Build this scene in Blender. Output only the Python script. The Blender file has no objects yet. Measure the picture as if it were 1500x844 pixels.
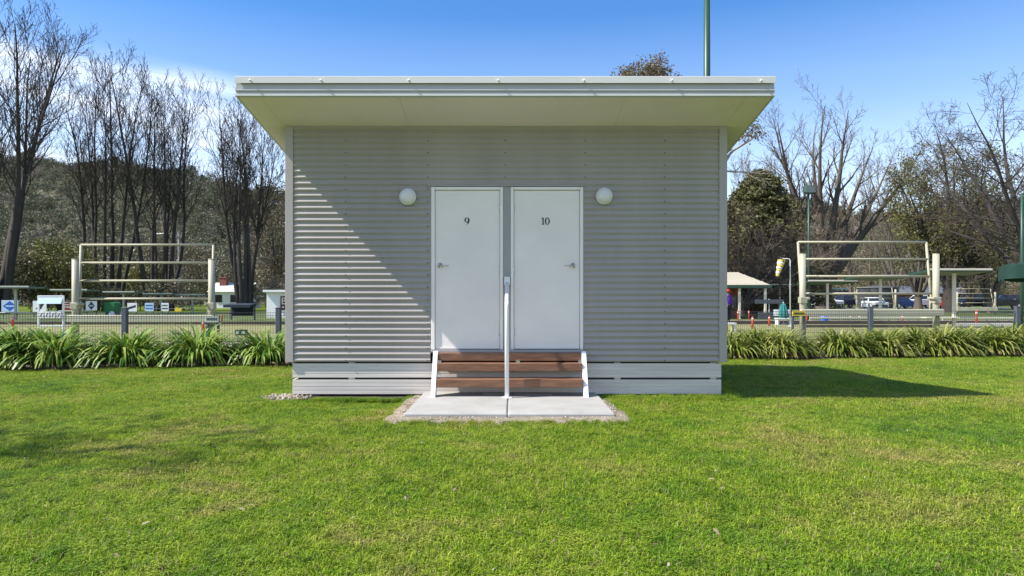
import bpy, math, random
import numpy as np
from mathutils import Vector, Matrix, Quaternion

S = bpy.context.scene
COL = S.collection
PI = math.pi
F = 1000.0      # focal length in photo pixels
HZ = 438.0      # horizon row in the photo
EYE = 1.25      # camera height
def X(px, Y): return (px-750.0)/F*Y
def Z(py, Y): return EYE+(HZ-py)/F*Y

# ------------------------------------------------------------------ tags
def tag(o, label=None, cat=None, group=None, kind=None):
    if label: o['label'] = label
    if cat: o['category'] = cat
    if group: o['group'] = group
    if kind: o['kind'] = kind
    return o
def thing(name, label, cat, loc=(0,0,0), rz=0, group=None):
    o = bpy.data.objects.new(name, None); COL.objects.link(o)
    o.location = loc; o.rotation_euler = (0,0,rz); o.empty_display_size = .2
    return tag(o, label, cat, group)
def copy_tree(o, parent=None):
    c = o.copy(); COL.objects.link(c)
    if parent is not None: c.parent = parent
    for ch in list(o.children): copy_tree(ch, c)
    return c

# ------------------------------------------------------------------ mesh builder
class MB:
    def __init__(s): s.v=[]; s.f=[]; s.m=[]; s.mi=0
    def mat(s, i): s.mi=i; return s
    def add(s, vs, fs):
        b=len(s.v); s.v.extend([tuple(p) for p in vs])
        for f in fs: s.f.append(tuple(i+b for i in f)); s.m.append(s.mi)
    def box(s, x0,x1,y0,y1,z0,z1, M=None):
        vs=[Vector(p) for p in ((x0,y0,z0),(x1,y0,z0),(x1,y1,z0),(x0,y1,z0),(x0,y0,z1),(x1,y0,z1),(x1,y1,z1),(x0,y1,z1))]
        if M is not None: vs=[M@p for p in vs]
        s.add(vs,[(0,3,2,1),(4,5,6,7),(0,1,5,4),(1,2,6,5),(2,3,7,6),(3,0,4,7)])
    def cbox(s, c, d, M=None):
        s.box(c[0]-d[0]/2,c[0]+d[0]/2,c[1]-d[1]/2,c[1]+d[1]/2,c[2]-d[2]/2,c[2]+d[2]/2,M)
    def rbox(s, x0,x1,y0,y1,z0,z1, b=.01):
        # box with chamfered edges
        def ring(x0,x1,y0,y1,z): return [(x0+b,y0,z),(x1-b,y0,z),(x1,y0+b,z),(x1,y1-b,z),(x1-b,y1,z),(x0+b,y1,z),(x0,y1-b,z),(x0,y0+b,z)]
        rs=[ring(x0+b,x1-b,y0+b,y1-b,z0),ring(x0,x1,y0,y1,z0+b),ring(x0,x1,y0,y1,z1-b),ring(x0+b,x1-b,y0+b,y1-b,z1)]
        vs=[p for r in rs for p in r]; fs=[tuple(range(7,-1,-1)),tuple(range(24,32))]
        for k in range(3):
            for i in range(8):
                j=(i+1)%8; fs.append((k*8+i,k*8+j,k*8+8+j,k*8+8+i))
        s.add(vs,fs)
    def tube(s, pts, rad, n=6, cap=True):
        pts=[Vector(p) for p in pts]; k=len(pts)
        if not hasattr(rad,'__len__'): rad=[rad]*k
        vs=[]; prev=None
        for i,p in enumerate(pts):
            d=(pts[min(i+1,k-1)]-pts[max(i-1,0)])
            if d.length<1e-9: d=Vector((0,0,1))
            d.normalize()
            if prev is None:
                a=Vector((1,0,0)) if abs(d.x)<.8 else Vector((0,1,0))
            else: a=prev
            u=(a-d*a.dot(d)); u.normalize(); w=d.cross(u); prev=u
            for j in range(n):
                t=2*PI*j/n; vs.append(p+(u*math.cos(t)+w*math.sin(t))*rad[i])
        fs=[]
        for i in range(k-1):
            for j in range(n):
                jj=(j+1)%n; fs.append((i*n+j,i*n+jj,i*n+n+jj,i*n+n+j))
        if cap: fs.append(tuple(range(n-1,-1,-1))); fs.append(tuple((k-1)*n+j for j in range(n)))
        s.add(vs,fs)
    def prism(s, poly, fn0, fn1):
        # poly: 2-d points; fn0/fn1 map them onto the two end faces
        n=len(poly); vs=[fn0(*p) for p in poly]+[fn1(*p) for p in poly]
        fs=[tuple(range(n-1,-1,-1)),tuple(range(n,2*n))]+[(i,(i+1)%n,n+(i+1)%n,n+i) for i in range(n)]
        s.add(vs,fs)
    def lathe(s, prof, c=(0,0,0), n=24, M=None):
        # prof: (r,z) list, about local z
        vs=[]; 
        for r,z in prof:
            for j in range(n):
                t=2*PI*j/n; p=Vector((r*math.cos(t),r*math.sin(t),z))
                if M is not None: p=M@p
                vs.append(p+Vector(c))
        fs=[]
        for i in range(len(prof)-1):
            for j in range(n):
                jj=(j+1)%n; fs.append((i*n+j,i*n+jj,i*n+n+jj,i*n+n+j))
        fs.append(tuple(range(n-1,-1,-1))); fs.append(tuple((len(prof)-1)*n+j for j in range(n)))
        s.add(vs,fs)
    def quads(s, arr):
        b=len(s.v); a=np.asarray(arr).reshape(-1,3); s.v.extend(map(tuple,a.tolist()))
        for i in range(0,len(a),4): s.f.append((b+i,b+i+1,b+i+2,b+i+3)); s.m.append(s.mi)
    def build(s, name, mats, parent=None, smooth=False, flat_angle=None, loc=None):
        me=bpy.data.meshes.new(name); me.from_pydata(s.v,[],s.f)
        if not isinstance(mats,(list,tuple)): mats=[mats]
        for m in mats: me.materials.append(m)
        if len(mats)>1: me.polygons.foreach_set('material_index', s.m)
        if smooth: me.polygons.foreach_set('use_smooth',[True]*len(me.polygons))
        me.update()
        o=bpy.data.objects.new(name,me); COL.objects.link(o)
        if parent is not None: o.parent=parent
        if loc is not None: o.location=loc
        return o

# ------------------------------------------------------------------ materials
MATS={}
def new_mat(name):
    m=bpy.data.materials.new(name); m.use_nodes=True; nt=m.node_tree
    return m, nt, nt.nodes['Principled BSDF']
def nd(nt,t,**k):
    n=nt.nodes.new(t)
    for a,b in k.items(): setattr(n,a,b)
    return n
def ramp(nt, stops, fac):
    r=nd(nt,'ShaderNodeValToRGB'); e=r.color_ramp.elements
    while len(e)<len(stops): e.new(.5)
    for i,(p,c) in enumerate(stops):
        e[i].position=p; e[i].color=(c[0],c[1],c[2],1) if hasattr(c,'__len__') else (c,c,c,1)
    nt.links.new(fac,r.inputs[0]); return r.outputs[0]
def noise(nt, scale, detail=4, rough=.55, co=None, dist=0, stretch=None):
    if co is None:
        g=nd(nt,'ShaderNodeTexCoord'); co=g.outputs['Object']
    if stretch:
        mp=nd(nt,'ShaderNodeMapping'); mp.inputs['Scale'].default_value=stretch
        nt.links.new(co,mp.inputs[0]); co=mp.outputs[0]
    n=nd(nt,'ShaderNodeTexNoise'); n.inputs['Scale'].default_value=scale; n.inputs['Detail'].default_value=detail
    n.inputs['Roughness'].default_value=rough; n.inputs['Distortion'].default_value=dist
    nt.links.new(co,n.inputs['Vector']); return n.outputs['Fac']
def worldpos(nt): return nd(nt,'ShaderNodeNewGeometry').outputs['Position']
def mixc(nt, fac, a, b, mode='MIX'):
    m=nd(nt,'ShaderNodeMix',data_type='RGBA',blend_type=mode)
    if hasattr(fac,'node'): nt.links.new(fac,m.inputs[0])
    else: m.inputs[0].default_value=fac
    for i,c in ((6,a),(7,b)):
        if hasattr(c,'node'): nt.links.new(c,m.inputs[i])
        else: m.inputs[i].default_value=(c[0],c[1],c[2],1)
    return m.outputs[2]
def M(name, col, rough=.6, var=.12, scale=3, metal=0, bump=0, bscale=60, stretch=None, spec=.4, world=False):
    """painted / plain surface with uneven tone and fine relief"""
    if name in MATS: return MATS[name]
    m,nt,b=new_mat(name)
    co=worldpos(nt) if world else None
    f=noise(nt,scale,5,.6,co,stretch=stretch)
    lo=[c*(1-var) for c in col]; hi=[min(1,c*(1+var)) for c in col]
    nt.links.new(ramp(nt,[(.3,lo),(.7,hi)],f),b.inputs['Base Color'])
    b.inputs['Roughness'].default_value=rough; b.inputs['Metallic'].default_value=metal
    b.inputs['Specular IOR Level'].default_value=spec
    if bump:
        bp=nd(nt,'ShaderNodeBump'); bp.inputs['Strength'].default_value=bump; bp.inputs['Distance'].default_value=.01
        nt.links.new(noise(nt,bscale,3,.6,co,stretch=stretch),bp.inputs['Height']); nt.links.new(bp.outputs[0],b.inputs['Normal'])
    MATS[name]=m; return m
def leafmat(name, stops, transl=.3, rough=.5, scale=.6, rand=True, world=True, spec=.3, isl=.35):
    """foliage: colour from world noise plus a random value per instance, partly translucent"""
    if name in MATS: return MATS[name]
    m,nt,b=new_mat(name)
    f=noise(nt,scale,3,.6,worldpos(nt) if world else None)
    g=nd(nt,'ShaderNodeNewGeometry')
    a=nd(nt,'ShaderNodeMath',operation='MULTIPLY_ADD'); nt.links.new(g.outputs['Random Per Island'],a.inputs[0]); a.inputs[1].default_value=isl
    nt.links.new(f,a.inputs[2])
    last=a
    if rand:
        oi=nd(nt,'ShaderNodeObjectInfo'); a2=nd(nt,'ShaderNodeMath',operation='MULTIPLY_ADD'); nt.links.new(oi.outputs['Random'],a2.inputs[0]); a2.inputs[1].default_value=.35
        nt.links.new(a.outputs[0],a2.inputs[2]); last=a2
    n=len(stops); lo,hi=(.35,1.0) if rand else (.35,.85)
    c=ramp(nt,[(lo+(hi-lo)*i/(n-1),s) for i,s in enumerate(stops)],last.outputs[0])
    nt.links.new(c,b.inputs['Base Color']); b.inputs['Roughness'].default_value=rough; b.inputs['Specular IOR Level'].default_value=spec
    t=nd(nt,'ShaderNodeBsdfTranslucent'); nt.links.new(c,t.inputs[0])
    mx=nd(nt,'ShaderNodeMixShader'); mx.inputs[0].default_value=transl
    nt.links.new(b.outputs[0],mx.inputs[1]); nt.links.new(t.outputs[0],mx.inputs[2])
    nt.links.new(mx.outputs[0],nt.nodes['Material Output'].inputs[0])
    MATS[name]=m; return m

# ------------------------------------------------------------------ scatter (only for uncountable stuff)
def scatter(name, pts, rots, scls, idx, sources, kind='stuff'):
    c=bpy.data.collections.new(name+'_kit')
    for k,mb_m in enumerate(sources):
        mb,mm=mb_m
        me=bpy.data.meshes.new(name+'_piece'); me.from_pydata(mb.v,[],mb.f)
        for q in (mm if isinstance(mm,(list,tuple)) else [mm]): me.materials.append(q)
        if isinstance(mm,(list,tuple)) and len(mm)>1: me.polygons.foreach_set('material_index',mb.m)
        o=bpy.data.objects.new('%s_piece_%02d'%(name,k),me); c.objects.link(o)
    n=len(pts)
    me=bpy.data.meshes.new(name); me.vertices.add(n); me.vertices.foreach_set('co',np.asarray(pts,dtype=np.float32).ravel())
    a=me.attributes.new('rot','FLOAT_VECTOR','POINT'); a.data.foreach_set('vector',np.asarray(rots,dtype=np.float32).ravel())
    a=me.attributes.new('scl','FLOAT_VECTOR','POINT'); a.data.foreach_set('vector',np.asarray(scls,dtype=np.float32).ravel())
    a=me.attributes.new('idx','INT','POINT'); a.data.foreach_set('value',np.asarray(idx,dtype=np.int32))
    o=bpy.data.objects.new(name,me); COL.objects.link(o); o['kind']=kind
    ng=bpy.data.node_groups.new(name+'_scatter','GeometryNodeTree')
    ng.interface.new_socket('Geometry',in_out='INPUT',socket_type='NodeSocketGeometry')
    ng.interface.new_socket('Geometry',in_out='OUTPUT',socket_type='NodeSocketGeometry')
    gi=ng.nodes.new('NodeGroupInput'); go=ng.nodes.new('NodeGroupOutput')
    ip=ng.nodes.new('GeometryNodeInstanceOnPoints'); ci=ng.nodes.new('GeometryNodeCollectionInfo')
    ci.inputs['Collection'].default_value=c; ci.inputs['Separate Children'].default_value=True; ci.inputs['Reset Children'].default_value=True
    def attr(nm,t):
        q=ng.nodes.new('GeometryNodeInputNamedAttribute'); q.data_type=t; q.inputs['Name'].default_value=nm; return q.outputs['Attribute']
    L=ng.links.new
    L(gi.outputs[0],ip.inputs['Points']); L(ci.outputs[0],ip.inputs['Instance']); ip.inputs['Pick Instance'].default_value=True
    L(attr('idx','INT'),ip.inputs['Instance Index']); L(attr('scl','FLOAT_VECTOR'),ip.inputs['Scale'])
    e2r=ng.nodes.new('FunctionNodeEulerToRotation'); L(attr('rot','FLOAT_VECTOR'),e2r.inputs[0]); L(e2r.outputs[0],ip.inputs['Rotation'])
    L(ip.outputs[0],go.inputs[0])
    md=o.modifiers.new('scatter','NODES'); md.node_group=ng
    return o

def text_mesh(name, s, size, mat, M4, parent=None, ext=.002, bold=0):
    cu=bpy.data.curves.new(name,'FONT'); cu.body=s; cu.size=size; cu.extrude=ext; cu.offset=bold
    cu.align_x='CENTER'; cu.align_y='CENTER'
    t=bpy.data.objects.new(name+'_tmp',cu); COL.objects.link(t)
    bpy.context.view_layer.update()
    me=bpy.data.meshes.new_from_object(t.evaluated_get(bpy.context.evaluated_depsgraph_get()))
    bpy.data.objects.remove(t)
    me.transform(M4); me.materials.clear(); me.materials.append(mat)
    o=bpy.data.objects.new(name,me); COL.objects.link(o)
    if parent is not None: o.parent=parent
    return o

# ------------------------------------------------------------------ camera, light, sky
SUN=Vector((3.8,1.0,-4.5)).normalized()          # the way the light travels
cam=bpy.data.cameras.new('camera'); cam.lens=24; cam.sensor_width=36; cam.clip_end=3000; cam.clip_start=.05
cam.shift_y=16/1500
co=bpy.data.objects.new('camera',cam); COL.objects.link(co); co.location=(0,0,EYE); co.rotation_euler=(PI/2,0,0); S.camera=co
sl=bpy.data.lights.new('sun','SUN'); sl.energy=5.0; sl.angle=math.radians(.5); sl.color=(1,.955,.88)
so=bpy.data.objects.new('sun',sl); COL.objects.link(so); so.rotation_euler=SUN.to_track_quat('-Z','Y').to_euler(); so.location=(-20,-5,25)
W=bpy.data.worlds.new('World'); S.world=W; W.use_nodes=True
nt=W.node_tree; bg=nt.nodes['Background']
sk=nd(nt,'ShaderNodeTexSky',sky_type='NISHITA'); sk.sun_disc=False
sk.sun_elevation=math.asin(-SUN.z); sk.sun_rotation=math.atan2(-SUN.x,-SUN.y)
sk.air_density=1.0; sk.dust_density=.35; sk.ozone_density=2.2; sk.altitude=300
hs=nd(nt,'ShaderNodeHueSaturation'); hs.inputs['Saturation'].default_value=1.42; hs.inputs['Hue'].default_value=.506; hs.inputs['Value'].default_value=1.13
nt.links.new(sk.outputs[0],hs.inputs['Color'])
tc=nd(nt,'ShaderNodeTexCoord'); 
def vsock(op,a,b=None):
    q=nd(nt,'ShaderNodeMath',operation=op)
    for i,c in enumerate((a,b)):
        if c is None: continue
        if hasattr(c,'node'): nt.links.new(c,q.inputs[i])
        else: q.inputs[i].default_value=c
    return q.outputs[0]
sp=nd(nt,'ShaderNodeSeparateXYZ'); nt.links.new(tc.outputs['Generated'],sp.inputs[0])
# thin high cirrus: streaks on a flat layer far overhead (direction divided by its height)
zz=vsock('MAXIMUM',sp.outputs[2],.03)
cu_=vsock('DIVIDE',sp.outputs[0],zz); cv_=vsock('DIVIDE',sp.outputs[1],zz)
cb=nd(nt,'ShaderNodeCombineXYZ'); nt.links.new(cu_,cb.inputs[0]); nt.links.new(cv_,cb.inputs[1])
n1=noise(nt,.55,6,.55,cb.outputs[0],dist=.6,stretch=(.75,1.7,1))
n2=noise(nt,.16,2,.5,cb.outputs[0])
cl=vsock('MULTIPLY',ramp(nt,[(.46,0.0),(.78,1.0)],n1),ramp(nt,[(.42,0.0),(.62,1.0)],n2))
# streaks gather on the left; a thin milky veil lies low over the horizon
left=ramp(nt,[(.0,1.0),(.42,.75),(.55,.12),(1,.3)],vsock('MULTIPLY_ADD',sp.outputs[0],.5))
left.node.inputs[0].links[0].from_node.inputs[2].default_value=.5
cl=vsock('MULTIPLY',cl,left)
veil=ramp(nt,[(.0,.78),(.12,.52),(.24,.22),(.38,.045),(1,.045)],sp.outputs[2])
# a pair of long thin streaks slanting down to the right in the left half of the sky
ys=vsock('MAXIMUM',sp.outputs[1],.05)
az_=vsock('DIVIDE',sp.outputs[0],ys); el_=vsock('DIVIDE',sp.outputs[2],ys)
slant=vsock('ADD',el_,vsock('MULTIPLY',az_,.216))
cw=nd(nt,'ShaderNodeCombineXYZ'); nt.links.new(vsock('MULTIPLY',az_,1.5),cw.inputs[0]); nt.links.new(vsock('MULTIPLY',slant,13.0),cw.inputs[1])
st=noise(nt,1.35,5,.6,cw.outputs[0],dist=.5)
wisp=vsock('MULTIPLY',ramp(nt,[(.36,0.0),(.60,1.0)],st),ramp(nt,[(.10,.45),(.16,1.0),(.215,1.0),(.245,.0)],slant))
fade=ramp(nt,[(.0,1.0),(.54,1.0),(.70,.10),(1,.10)],vsock('ADD',az_,1.0))
wisp=vsock('MULTIPLY',wisp,fade)
veil=vsock('ADD',veil,vsock('MULTIPLY',wisp,.48))
back=ramp(nt,[(.0,.17),(.34,.13),(.50,.0),(1,.0)],backv:=vsock('MULTIPLY_ADD',sp.outputs[1],.5))
backv.node.inputs[2].default_value=.5       # unseen bright cloud added behind the camera as neutral fill on the shaded wall
cloud=vsock('MINIMUM',vsock('ADD',vsock('ADD',vsock('MULTIPLY',cl,.35),veil),back),.9)
skyc=mixc(nt,cloud,hs.outputs[0],(7.4,7.7,8.2))
nt.links.new(skyc,bg.inputs[0]); bg.inputs[1].default_value=.115
S.view_settings.view_transform='Standard'; S.view_settings.look='None'; S.view_settings.gamma=1
S.view_settings.exposure=0.74; S.view_settings.use_curve_mapping=False
S.render.engine='CYCLES'; S.cycles.max_bounces=6; S.cycles.transparent_max_bounces=4
# ================================================================== CABIN
YW=8.70                                   # front cladding plane
def wx(px): return X(px,YW)
def wz(py): return Z(py,YW)
CX0,CX1=wx(420),wx(1063)                  # outer edges of the walls
YB=YW+3.0
WB,WT=wz(530),wz(185)
m_clad=M('corrugated cladding',(.345,.312,.292),.38,.09,1.1,stretch=(1.6,1,.35),spec=.45,bump=.02,bscale=25)
m_trim=M('grey painted trim',(.375,.34,.32),.4,.04,1.5)
m_screw=M('cladding screw',(.12,.118,.112),.5,.1)
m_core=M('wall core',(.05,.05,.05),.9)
m_door=M('door paint',(.80,.735,.69),.42,.05,1.6,bump=.015,bscale=150)
m_frame=M('door frame paint',(.83,.775,.735),.42,.04,2)
m_infill=M('grey infill panel',(.34,.33,.325),.45,.05)
m_metal=M('satin steel',(.55,.55,.56),.28,.05,5,metal=1)
m_black=M('black enamel',(.02,.02,.022),.4)
m_soffit=M('soffit paint',(.88,.76,.88),.6,.05,.9)
m_fascia=M('roof trim paint',(.64,.63,.60),.4,.04,1.0)
m_fascia2=M('grey gutter face',(.42,.42,.42),.42,.04,1.0)
m_roof=M('roof sheet',(.62,.61,.58),.4,.05)
m_skirt=M('weathered white board',(.63,.575,.53),.55,.12,2.5,stretch=(.35,1,5),bump=.05,bscale=40)
m_dark=M('dark gap',(.02,.02,.02),.9)
m_white=M('white paint',(.80,.80,.79),.4,.04,2)
m_stump=M('concrete stump',(.3,.29,.27),.9,.2,8,bump=.3)

cabin=thing('cabin','grey corrugated cabin with a skillion roof and twin white doors numbered 9 and 10','cabin',((CX0+CX1)/2,YW+1.5,0))
CL=Vector(cabin.location)
def part(mb,name,mats,parent=cabin,smooth=False):
    o=mb.build(name,mats,None,smooth)
    p=Vector((0,0,0)); q=parent
    while q is not None: p+=Vector(q.location); q=q.parent
    o.data.transform(Matrix.Translation(-p)); o.parent=parent
    return o

PITCH=.0776; AMP=.0105
def corr(mb, x0,x1,z0,z1, axis='x', at=YW, out=-1, seg=12):
    """horizontal corrugated sheet between z0 and z1, ridges along the axis"""
    n=max(2,int((z1-z0)/(PITCH/seg)));
    vs=[]; zs=[z0+(z1-z0)*i/n for i in range(n+1)]
    for z in zs:
        d=at+out*(AMP+AMP*math.cos(2*PI*(z-WB-.02)/PITCH))
        if axis=='x': vs+= [(x0,d,z),(x1,d,z)]
        else: vs+= [(d,x0,z),(d,x1,z)]
    fs=[(2*i,2*i+1,2*i+3,2*i+2) if (axis=='x')==(out<0) else (2*i+1,2*i,2*i+2,2*i+3) for i in range(n)]
    mb.add(vs,fs)
OX0,OX1,OZ1=wx(630.5),wx(855),wz(272.5)       # door opening
tw=.10
mb=MB()
corr(mb,CX0+tw-.01,OX0,WB,OZ1); corr(mb,OX1,CX1-tw+.01,WB,OZ1); corr(mb,CX0+tw-.01,CX1-tw+.01,OZ1,WT-.02)
ch=part(mb,'cladding',[m_clad,m_screw],smooth=True)
# screw heads along the battens (surface pattern of the sheet)
mb=MB()
for px in (507,627,740,857,973):
    z=WB+.02
    k=0
    while z<WT-.05:
        if not (OX0-.02<wx(px)<OX1+.02 and z<OZ1+.02):
            mb.lathe([(.010,0),(.010,.006),(.005,.010)],(wx(px),YW-2*AMP+.001,z),6,Matrix.Rotation(PI/2,4,'X'))
        z+=PITCH*(2 if k%2 else 2); k+=1
part(mb,'cladding_screws',m_screw)['kind']='stuff'
mb=MB()
corr(mb,YW+.09,YB-.09,WB,WT-.55,'y',CX0,-1,8); corr(mb,YW+.09,YB-.09,WB,WT-.55,'y',CX1,1,8); corr(mb,CX0+.05,CX1-.05,WB,WT-.6,'x',YB,1,8)
part(mb,'side_cladding',m_clad,smooth=True)
mb=MB()
mb.box(CX0+.03,OX0+.005,YW+.02,YW+.07,WB+.004,WT); mb.box(OX1-.005,CX1-.03,YW+.02,YW+.07,WB+.004,WT); mb.box(OX0+.006,OX1-.006,YW+.02,YW+.07,OZ1,WT)
mb.box(CX0+.02,CX0+.06,YW+.072,YB-.03,WB+.004,WT-.1); mb.box(CX1-.06,CX1-.02,YW+.072,YB-.03,WB+.004,WT-.1)
mb.box(CX0+.062,CX1-.062,YB-.07,YB-.03,WB+.004,WT-.52)
mb.box(CX0+.064,CX1-.064,YW+.074,YB-.074,WB+.01,WB+.06)
part(mb,'wall_frame',m_core)
for s,x0 in ((-1,CX0-.012),(1,CX1-tw+.012)):
    mb=MB(); mb.rbox(x0,x0+tw,YW-.026,YW+.085,WB-.004,WT-.006,.003)
    part(mb,'corner_trim',m_trim)
mb=MB(); mb.box(CX0+.09,CX1-.09,YW-.022,YW+.01,WT-.028,WT-.008); part(mb,'top_trim',m_trim)
# head flashing over the doors
mb=MB(); mb.prism([(YW-.03,OZ1-.006),(YW-.03,OZ1+.004),(YW-.012,OZ1+.018),(YW+.02,OZ1+.018),(YW+.02,OZ1-.006)],lambda a,b:(wx(626.5),a,b),lambda a,b:(wx(856.5),a,b)); part(mb,'head_flashing',m_trim)
mb=MB(); mb.box(wx(737.3),wx(747.7),YW-.002,YW+.05,wz(514),OZ1-.007); part(mb,'infill_panel',m_infill)
for a,b in ((OX0,wx(632)-.001),(wx(854)+.001,OX1)):
    mb=MB(); mb.box(a,b,YW-.014,YW+.04,wz(514),OZ1-.007); part(mb,'jamb_trim',m_trim)
mb=MB(); mb.rbox(OX0+.01,OX1-.01,YW-.05,YW+.06,wz(516),wz(512),.004); part(mb,'door_sill',m_infill)

# ---- doors
def digit(mb, ch, x, z, h, y):
    """serif numerals with thick and thin strokes, as little solid shapes"""
    def ring(cx,cz,ro,rzo,ri,rzi,a0=0,a1=2*PI,n=28):
        vs=[];fs=[]
        for i in range(n+1):
            t=a0+(a1-a0)*i/n
            for (a,b) in ((ro,rzo),(ri,rzi)):
                for yy in (y,y-.003): vs.append((cx+a*math.cos(t),yy,cz+b*math.sin(t)))
        for i in range(n):
            b=i*4; c=b+4
            fs+=[(b+1,b+3,c+3,c+1),(b,c,c+2,b+2),(b,b+1,c+1,c),(b+2,c+2,c+3,b+3)]
        mb.add(vs,fs)
    if ch=='0': ring(x,z+h*.5,h*.36,h*.52,h*.17,h*.44)
    if ch=='1':
        mb.box(x-h*.085,x+h*.085,y-.003,y,z+h*.045,z+h)
        mb.box(x-h*.22,x+h*.22,y-.003,y,z-h*.01,z+h*.045)
        mb.prism([(x-h*.088,z+h),(x-h*.26,z+h*.84),(x-h*.26,z+h*.80),(x-h*.088,z+h*.84)],lambda a,b:(a,y,b),lambda a,b:(a,y-.003,b))
    if ch=='9':
        ring(x,z+h*.66,h*.36,h*.36,h*.16,h*.28)
        vs=[];fs=[];n=16                    # tail sweeping down to the left
        for i in range(n+1):
            t=i/n; a=.15-t*2.0
            cx=x-h*.02+h*.30*math.cos(a)-h*.10*t*t; cz=z+h*.66+h*.64*math.sin(a)
            w=h*(.085*(1-t)+.03)
            for dx in (-w,w):
                for yy in (y,y-.003): vs.append((cx+dx,yy,cz))
        for i in range(n):
            b=i*4;c=b+4
            fs+=[(b+1,b+3,c+3,c+1),(b,c,c+2,b+2),(b,b+1,c+1,c),(b+2,c+2,c+3,b+3)]
        mb.add(vs,fs)
def door(pf0,pf1,pl0,pl1,num,hpx,hs,label):
    f0,f1,l0,l1=wx(pf0),wx(pf1),wx(pl0),wx(pl1); zb=wz(512)+.002; zt=wz(274); zl=wz(279)
    d=MB(); d.rbox(l0,l1,YW+.004,YW+.044,zb+.012,zl,.003); do=part(d,'door',m_door); do['label']=label
    q=MB()
    q.rbox(f0,l0-.004,YW-.022,YW+.05,zb,zt,.004); q.rbox(l1+.004,f1,YW-.022,YW+.05,zb,zt,.004); q.rbox(l0-.002,l1+.002,YW-.021,YW+.05,zl+.005,zt-.001,.004)
    # rebate lip behind the leaf edge
    q.box(l0-.003,l0+.012,YW+.046,YW+.06,zb,zl); q.box(l1-.012,l1+.003,YW+.046,YW+.06,zb,zl); part(q,'door_frame',m_frame,do)
    hx,hz=wx(hpx),wz(389)
    q=MB(); R=Matrix.Rotation(PI/2,4,'X')
    q.lathe([(.036,0),(.036,.008),(.031,.014),(.012,.016),(.011,.05),(.0,.052)],(hx,YW+.004,hz),20,R)
    q.tube([(hx,YW-.042,hz),(hx+hs*.03,YW-.046,hz+.001),(hx+hs*.11,YW-.042,hz)],[.0065,.0065,.005],8)
    q.lathe([(.008,0),(.008,.003)],(hx,YW+.001,hz-.02),8,R)
    part(q,'door_handle',m_metal,do,True)
    q=MB(); h=.088; z0=wz(324)-h/2; cx=wx(684 if num=='9' else 799)
    if num=='9': digit(q,'9',cx,z0,h,YW+.0035)
    else: digit(q,'1',cx-.030,z0,h,YW+.0035); digit(q,'0',cx+.024,z0,h,YW+.0035)
    part(q,'door_number',m_black,do)
    for hz2 in (zb+.22,(zb+zl)/2,zl-.22):
        xh=l1+.002 if hs>0 else l0-.002
        q=MB(); q.tube([(xh,YW-.004,hz2-.05),(xh,YW-.004,hz2+.05)],.0075,8); part(q,'hinge',m_metal,do,True)
    q=MB(); q.box(l0+.005,l1-.005,YW-.004,YW+.002,zb+.008,zb+.026); part(q,'weather_strip',m_frame,do)
door(632,737,637.5,732,'9',645,1,'white door numbered 9')
door(748,854,753,849,'10',839,-1,'white door numbered 10')

# ---- roof
RY0=YW*.906; RX0,RX1=X(346,RY0),X(1134,RY0); RY1=YB+.34
SL=.170
zs0=Z(141.5,RY0)                         # front edge of the soffit
def sof(y): return zs0-SL*(y-RY0)
tR=Z(113,RY0)-zs0
mb=MB()
mb.prism([(RX0+.012,0),(RX1-.012,0),(RX1-.012,tR-.03),(RX0+.012,tR-.03)],lambda a,b:(a,RY0+.01,sof(RY0+.01)+.004+b),lambda a,b:(a,RY1,sof(RY1)+.004+b))
part(mb,'roof',m_roof)
# soffit lining in sheets with fine open joints
mb=MB(); g=.0035
xs=[RX0+.02,wx(382)+.30,wx(600),wx(900),RX1-.32,RX1-.02]
for a,b in zip(xs[:-1],xs[1:]):
    y0,y1=RY0+.012,YW+.02
    mb.prism([(a+g/2,0),(b-g/2,0),(b-g/2,.006),(a+g/2,.006)],lambda p,q:(p,y0,sof(y0)-.004+q),lambda p,q:(p,y1,sof(y1)-.004+q))
for a,b in ((RX0+.02,CX0+.05),(CX1-.05,RX1-.02)):
    y0,y1=YW+.024,RY1-.01
    mb.prism([(a,0),(b,0),(b,.006),(a,.006)],lambda p,q:(p,y0,sof(y0)-.004+q),lambda p,q:(p,y1,sof(y1)-.004+q))
part(mb,'soffit',m_soffit)
# fascia / gutter profile
z=zs0
prof=[(.012,-.006),(-.020,-.006),(-.024,.0),(-.024,.026),(-.010,.032),(-.010,.056),(-.024,.062),(-.026,.070),(-.020,.076),(-.002,.079),(-.002,.150),(.012,.150)]
mb=MB(); mb.prism([(RY0+a,z+b) for a,b in prof][::-1],lambda a,b:(RX0,a,b),lambda a,b:(RX1,a,b)); part(mb,'gutter',m_fascia2)
mb=MB(); mb.box(RX0-.001,RX1+.001,RY0-.0275,RY0-.0215,z+.064,z+.0735); mb.box(RX0-.001,RX1+.001,RY0-.0262,RY0-.021,z+.002,z+.023); part(mb,'gutter_bead',m_fascia)
mb=MB(); mb.prism([(RY0-.034,z+.146),(RY0-.034,z+tR-.004),(RY0-.030,z+tR),(RY0+.16,z+tR-.026),(RY0+.16,z+tR-.034),(RY0-.026,z+tR-.008),(RY0-.026,z+.146)][::-1],lambda a,b:(RX0-.006,a,b),lambda a,b:(RX1+.006,a,b)); part(mb,'roof_capping',m_fascia)
for px in (369,472,600,730,855,983,1113):
    mb=MB(); mb.lathe([(.009,0),(.009,.008),(.012,.012),(.011,.032),(.004,.038)],(X(px,RY0),RY0-.034,z+.170),10,Matrix.Rotation(PI/2,4,'X')); part(mb,'capping_bolt',m_white,smooth=True)
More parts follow.
